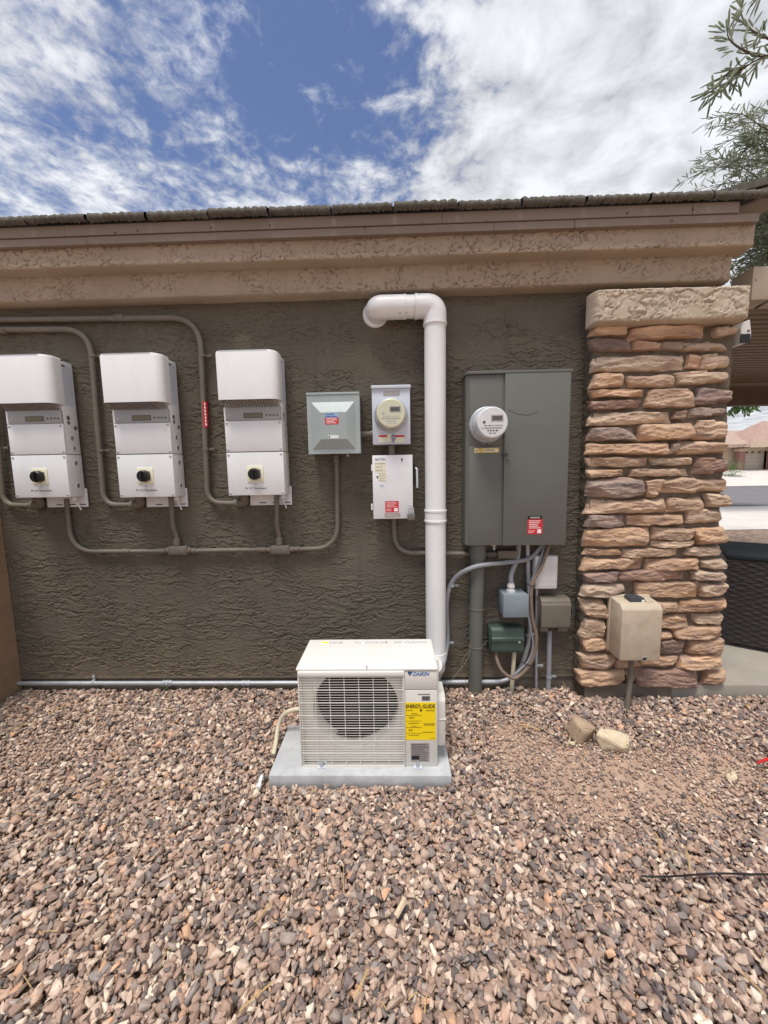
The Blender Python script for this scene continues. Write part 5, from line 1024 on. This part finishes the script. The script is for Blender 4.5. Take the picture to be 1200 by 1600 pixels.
# wicker sofa
sf_ = thing('wicker_sofa', (3.2, .9, .085), 'dark woven wicker sofa with a thin dark cushion behind the pillar', 'sofa')
A0 = G(1125, 1004, .10); A1 = G(1200, 1018, .10); dr_ = (A1-A0).normalized(); A1 = A0+dr_*1.9; nrm = Vector((-dr_.y, dr_.x, 0)); topz = .80
def weave(p0, p1, z0, z1):
    L_ = (p1-p0).length; nx = int(L_/.016); nz = int((z1-z0)/.0055); s = np.linspace(0, 1, nx); zz_ = np.linspace(z0, z1, nz); S_, Z_ = np.meshgrid(s, zz_)
    row = np.floor((Z_-z0)/.022); ph = (Z_-z0)/.022-row; prof = np.sin(ph*PI); colm = np.cos(S_*L_/.05*PI+row*PI); h = .006*prof*(.45+.55*colm)+.0015*RNG.normal(size=S_.shape)
    bow = .03*np.sin((Z_-z0)/(z1-z0)*PI)*0
    P_ = np.stack([p0.x+(p1.x-p0.x)*S_-nrm.x*(h+bow), p0.y+(p1.y-p0.y)*S_-nrm.y*(h+bow), Z_], -1); return gridmesh('wv', P_)
mm = [weave(A0, A1, .115, topz), weave(A0+nrm*.7, A0, .115, topz)]
bm = BM(); q = [A0+nrm*.012+dr_*.012, A1+nrm*.012-dr_*.01, A1+nrm*.7, A0+nrm*.7+dr_*.012]; prism(bm, [(v.x, v.y) for v in q], 'z', .115, topz-.003); me = bpy.data.meshes.new('f'); bm.to_mesh(me); bm.free(); mm.append(me)
obj('frame', joinmesh('frame', mm), m_wick, sf_)
bm = BM(); q = [A0-nrm*.012+dr_*.0, A1-nrm*.012, A1+nrm*.7, A0+nrm*.7]; prism(bm, [(v.x, v.y) for v in q], 'z', topz+.002, topz+.04, .012); obj('cushion', bm, m_cush, sf_, smooth=SM)
for k in (0.06, .96):
    bm = BM(); q = A0+(A1-A0)*k+nrm*.08; tube(bm, [Vector((q.x, q.y, .086)), Vector((q.x, q.y, .12))], .025, 12); obj('leg', bm, m_dark, sf_)

# ================================================================== HOUSE ACROSS THE STREET
nh = thing('neighbour_house', (26, 32, 1.0), 'tan house across the street with tiled roof and a garage door', 'house')
ny = 30.; kx = lambda px: U(px, 720, ny)[0]; kz = lambda py: U(1175, py, ny)[1]; zg = gz(30)
bm = BM(); box(bm, kx(1118), kx(1161.5), ny+.5, ny+8, zg-.1, kz(699)); box(bm, kx(1197), kx(1260), ny, ny+8, zg-.1, kz(699)); box(bm, kx(1161.5), kx(1197), ny, ny+8, kz(703.5), kz(698)); obj('wall', bm, m_nwall, nh)
bm = BM(); box(bm, kx(1161.5)-.02, kx(1197)+.02, ny+.3, ny+.36, zg, kz(703))
gd_ = obj('garage_door', bm, m_door, nh)
bm = BM(); zz0, zz1 = zg, kz(703)
for k in range(1, 5): z = zz0+(zz1-zz0)*k/5; box(bm, kx(1161.5), kx(1197), ny+.285, ny+.3, z-.012, z+.012)
obj('panel_joint', bm, mat('door groove', (150, 140, 126), .7), gd_)
for px in (1170.5, 1180, 1190.5):
    bm = BM(); c = Vector((kx(px), ny+.29, kz(707.5))); vs = [bm.verts.new((c.x+.14*math.cos(a), c.y, c.z+.12*math.sin(a))) for a in [PI*k/10 for k in range(11)]]; bm.faces.new(vs); e_ = bmesh.ops.extrude_face_region(bm, geom=bm.faces[:]); bmesh.ops.translate(bm, verts=[v for v in e_['geom'] if isinstance(v, bmesh.types.BMVert)], vec=(0, .02, 0)); obj('window', bm, m_dark, gd_)
for a, b in ((1151, 1160), (1197, 1210)): bm = BM(); box(bm, kx(a), kx(b), ny-.25, ny+.2, zg-.1, kz(705)); pl_ = obj('brick_pillar', bm, m_brick, nh); bm = BM(); box(bm, kx(a)-.08, kx(b)+.08, ny-.33, ny+.25, kz(705), kz(700.5)); obj('pillar_cap', bm, m_nwall, pl_)
bm = BM()
def tri(pts_): bm.faces.new([bm.verts.new(p) for p in pts_])
e0 = kz(699); 
prism(bm, [(ny-.6, e0), (ny-.6, e0+.25), (ny+5, kz(664)), (ny+10, e0)], 'x', kx(1090), kx(1300)); obj('roof', bm, m_nroof, nh)
bm = BM(); V_ = [bm.verts.new(v) for v in ((kx(1149), ny-1.2, e0-.0), (kx(1260), ny-1.2, e0), (kx(1260), ny+4, e0), (kx(1149), ny+4, e0), (kx(1149), ny-1.2, e0+.22), (kx(1260), ny-1.2, e0+.22), (kx(1262), ny+3, kz(652)), (kx(1240), ny+3, kz(652)))]
for f in ((0, 1, 2, 3), (0, 4, 5, 1), (4, 7, 6, 5), (0, 3, 7, 4), (1, 5, 6, 2), (3, 2, 6, 7)): bm.faces.new([V_[i] for i in f])
bmesh.ops.recalc_face_normals(bm, faces=bm.faces[:]); obj('garage_roof', bm, mat('neighbour tiles pink', (168, 140, 126), .9, var=.15, vs=4), nh)
bm = BM(); box(bm, kx(1149)-.0, kx(1260), ny-1.26, ny-1.2, e0-.05, e0+.26); obj('eave_board', bm, m_nwall, nh)

# ================================================================== TREES
def leafy(bm, base, d, L_, rnd_, n=9, w=.018, ll=.07):
    """one feathery leaf: a thin stalk with narrow strap leaflets"""
    d = d.normalized(); side = d.cross(Vector((rnd_.uniform(-.3, .3), rnd_.uniform(-.3, .3), 1))).normalized(); up = side.cross(d)
    for k in range(2):
        s = side*w*.5 if k == 0 else up*w*.35; vs = [bm.verts.new(v) for v in (base-s*.3, base+d*L_*.35-s, base+d*L_*.85-s*.8, base+d*L_, base+d*L_*.85+s*.8, base+d*L_*.35+s)]; bm.faces.new(vs)
def branch(bm_w, bm_l, pts, r0, rnd_, leaf_len, dens, w, droop=.0):
    path = spline(pts, 6); n = len(path); tube(bm_w, path, [max(r0*(1-.85*i/n), .002) for i in range(n)], 6)
    for i in range(2, n):
        for _ in range(dens):
            tg = (path[i]-path[i-1]).normalized(); a = rnd_.uniform(0, 2*PI); rn = Vector((math.cos(a), math.sin(a), rnd_.uniform(-.6, .6))); dd = (tg*.75+rn*.9+Vector((0, 0, -droop))).normalized(); q = path[i]+(path[i-1]-path[i])*rnd_.random()
            st = q+dd*rnd_.uniform(0, .06); leafy(bm_l, st, dd, leaf_len*rnd_.uniform(.6, 1.2), rnd_, w=w)
mt = thing('mesquite_tree', (5.9, 2.9, 0), 'feathery leaved tree reaching over the roof from the right edge', 'tree')
bw, bl = BM(), BM(); rt = random.Random(21)
tube(bw, spline([Vector((5.9, 2.9, -.1)), Vector((5.8, 2.85, 1.6)), Vector((5.6, 2.8, 3.0)), Vector((5.5, 2.7, 4.4)), Vector((5.4, 2.6, 5.6))]), [.17-.003*k for k in range(33)], 10)
def PX(px, py, Y): return UP(px, py, Y)
fork = Vector((5.5, 2.7, 4.4)); fork2 = Vector((5.4, 2.6, 5.4))
# high branch hanging in from the top right
for pts, dn in (([Vector((5.45, 2.65, 5.1)), PX(1290, 60, 1.4), PX(1235, 75, 1.3), PX(1195, 88, 1.2), PX(1165, 105, 1.2), PX(1140, 130, 1.2), PX(1115, 152, 1.2)], 3),
                ([PX(1235, 75, 1.3), PX(1200, 60, 1.2), PX(1172, 45, 1.2), PX(1158, 20, 1.2), PX(1164, -10, 1.2)], 2),
                ([PX(1195, 88, 1.2), PX(1165, 80, 1.15), PX(1140, 62, 1.15), PX(1136, 42, 1.15)], 2),
                ([PX(1165, 105, 1.2), PX(1140, 112, 1.2), PX(1122, 135, 1.2), PX(1108, 145, 1.2)], 3)):
    branch(bw, bl, pts, .012, rt, .13, dn, .018)
# broad sprays above the roof
for i in range(34):
    py = rt.uniform(185, 345); ex = 1040+((345-py)/160)**1.3*70 if py < 300 else rt.uniform(1050, 1140); ex = ex+rt.uniform(0, 110)
    ex = min(ex, 1195); yy = rt.uniform(2.2, 3.6); s0 = fork+Vector((rt.uniform(-.3, .6), rt.uniform(-.3, .5), rt.uniform(-.3, .8)))
    e0_ = PX(ex, py, yy); m1 = (s0+e0_)/2+Vector((rt.uniform(-.2, .2), rt.uniform(-.2, .2), rt.uniform(.1, .35)))
    branch(bw, bl, [s0, m1, (m1+e0_)/2+Vector((0, 0, .1)), e0_], .009, rt, .13, 6, .013)
for i in range(26):                     # the side of the crown hanging behind the eave corner
    s0 = fork+Vector((rt.uniform(-.2, .6), rt.uniform(-.3, .5), rt.uniform(-.6, .2))); e0_ = PX(rt.uniform(1150, 1215), rt.uniform(345, 430), rt.uniform(2.6, 3.8)); m1 = (s0+e0_)/2+Vector((rt.uniform(-.2, .2), rt.uniform(-.2, .2), rt.uniform(.0, .25)))
    branch(bw, bl, [s0, m1, e0_], .012, rt, .13, 10, .026)
for i in range(60):                     # the rest of the crown, outside the frame
    s0 = fork+Vector((rt.uniform(-.2, .4), rt.uniform(-.3, .5), rt.uniform(-.3, .8))); a = rt.uniform(0, 2*PI); e0_ = fork+Vector((1.0+1.5*math.cos(a), .9+1.6*math.sin(a), rt.uniform(-.6, 1.6)))
    branch(bw, bl, [s0, (s0+e0_)/2+Vector((0, 0, .25)), e0_], .014, rt, .15, 6, .022)
obj('trunk', bw, m_bark, mt); obj('crown', bl, m_leaf, mt)
st_ = thing('street_tree', (14.0, 10.0, 0), 'leafy tree hanging in the gap under the patio cover beam', 'tree')
bw, bl = BM(), BM(); c = Vector((U(1190, 600, 9.)[0], 9.6, U(1190, 618, 9.)[1]+.9)); c.x += .5; c.z -= .5; tube(bw, spline([Vector((14.0, 10, -.1)), Vector((13.9, 9.9, 1.2)), c]), .11, 8)
for i in range(70):
    a = rt.uniform(0, 2*PI); el_ = rt.uniform(-.9, 1.0); e0_ = c+Vector((2.1*math.cos(a)*math.cos(el_), 1.5*math.sin(a)*math.cos(el_), 1.15*math.sin(el_))); branch(bw, bl, [c+Vector((0, 0, rt.uniform(-.3, .3))), (c+e0_)/2+Vector((0, 0, .12)), e0_], .02, rt, .16, 9, .05, .5)
obj('trunk', bw, m_bark, st_); obj('crown', bl, m_leaf2, st_)
bw = BM(); r = random.Random(5); c = Vector((U(1143, 735, 27)[0], 27, gz(27)))
for k in range(900):
    a = r.uniform(0, 2*PI); q = c+Vector((r.gauss(0, .35), r.gauss(0, .35), abs(r.gauss(.55, .35)))); e = Vector((math.cos(a), math.sin(a), r.uniform(0, 1)))*.09; s_ = e.cross(Vector((0, 0, 1))).normalized()*.03; bw.faces.new([bw.verts.new(v) for v in (q, q+e*.5+s_, q+e, q+e*.5-s_)])
tag(obj('shrub', bw, m_leaf2), 'dark green shrub in front of the house across the street', 'shrub')
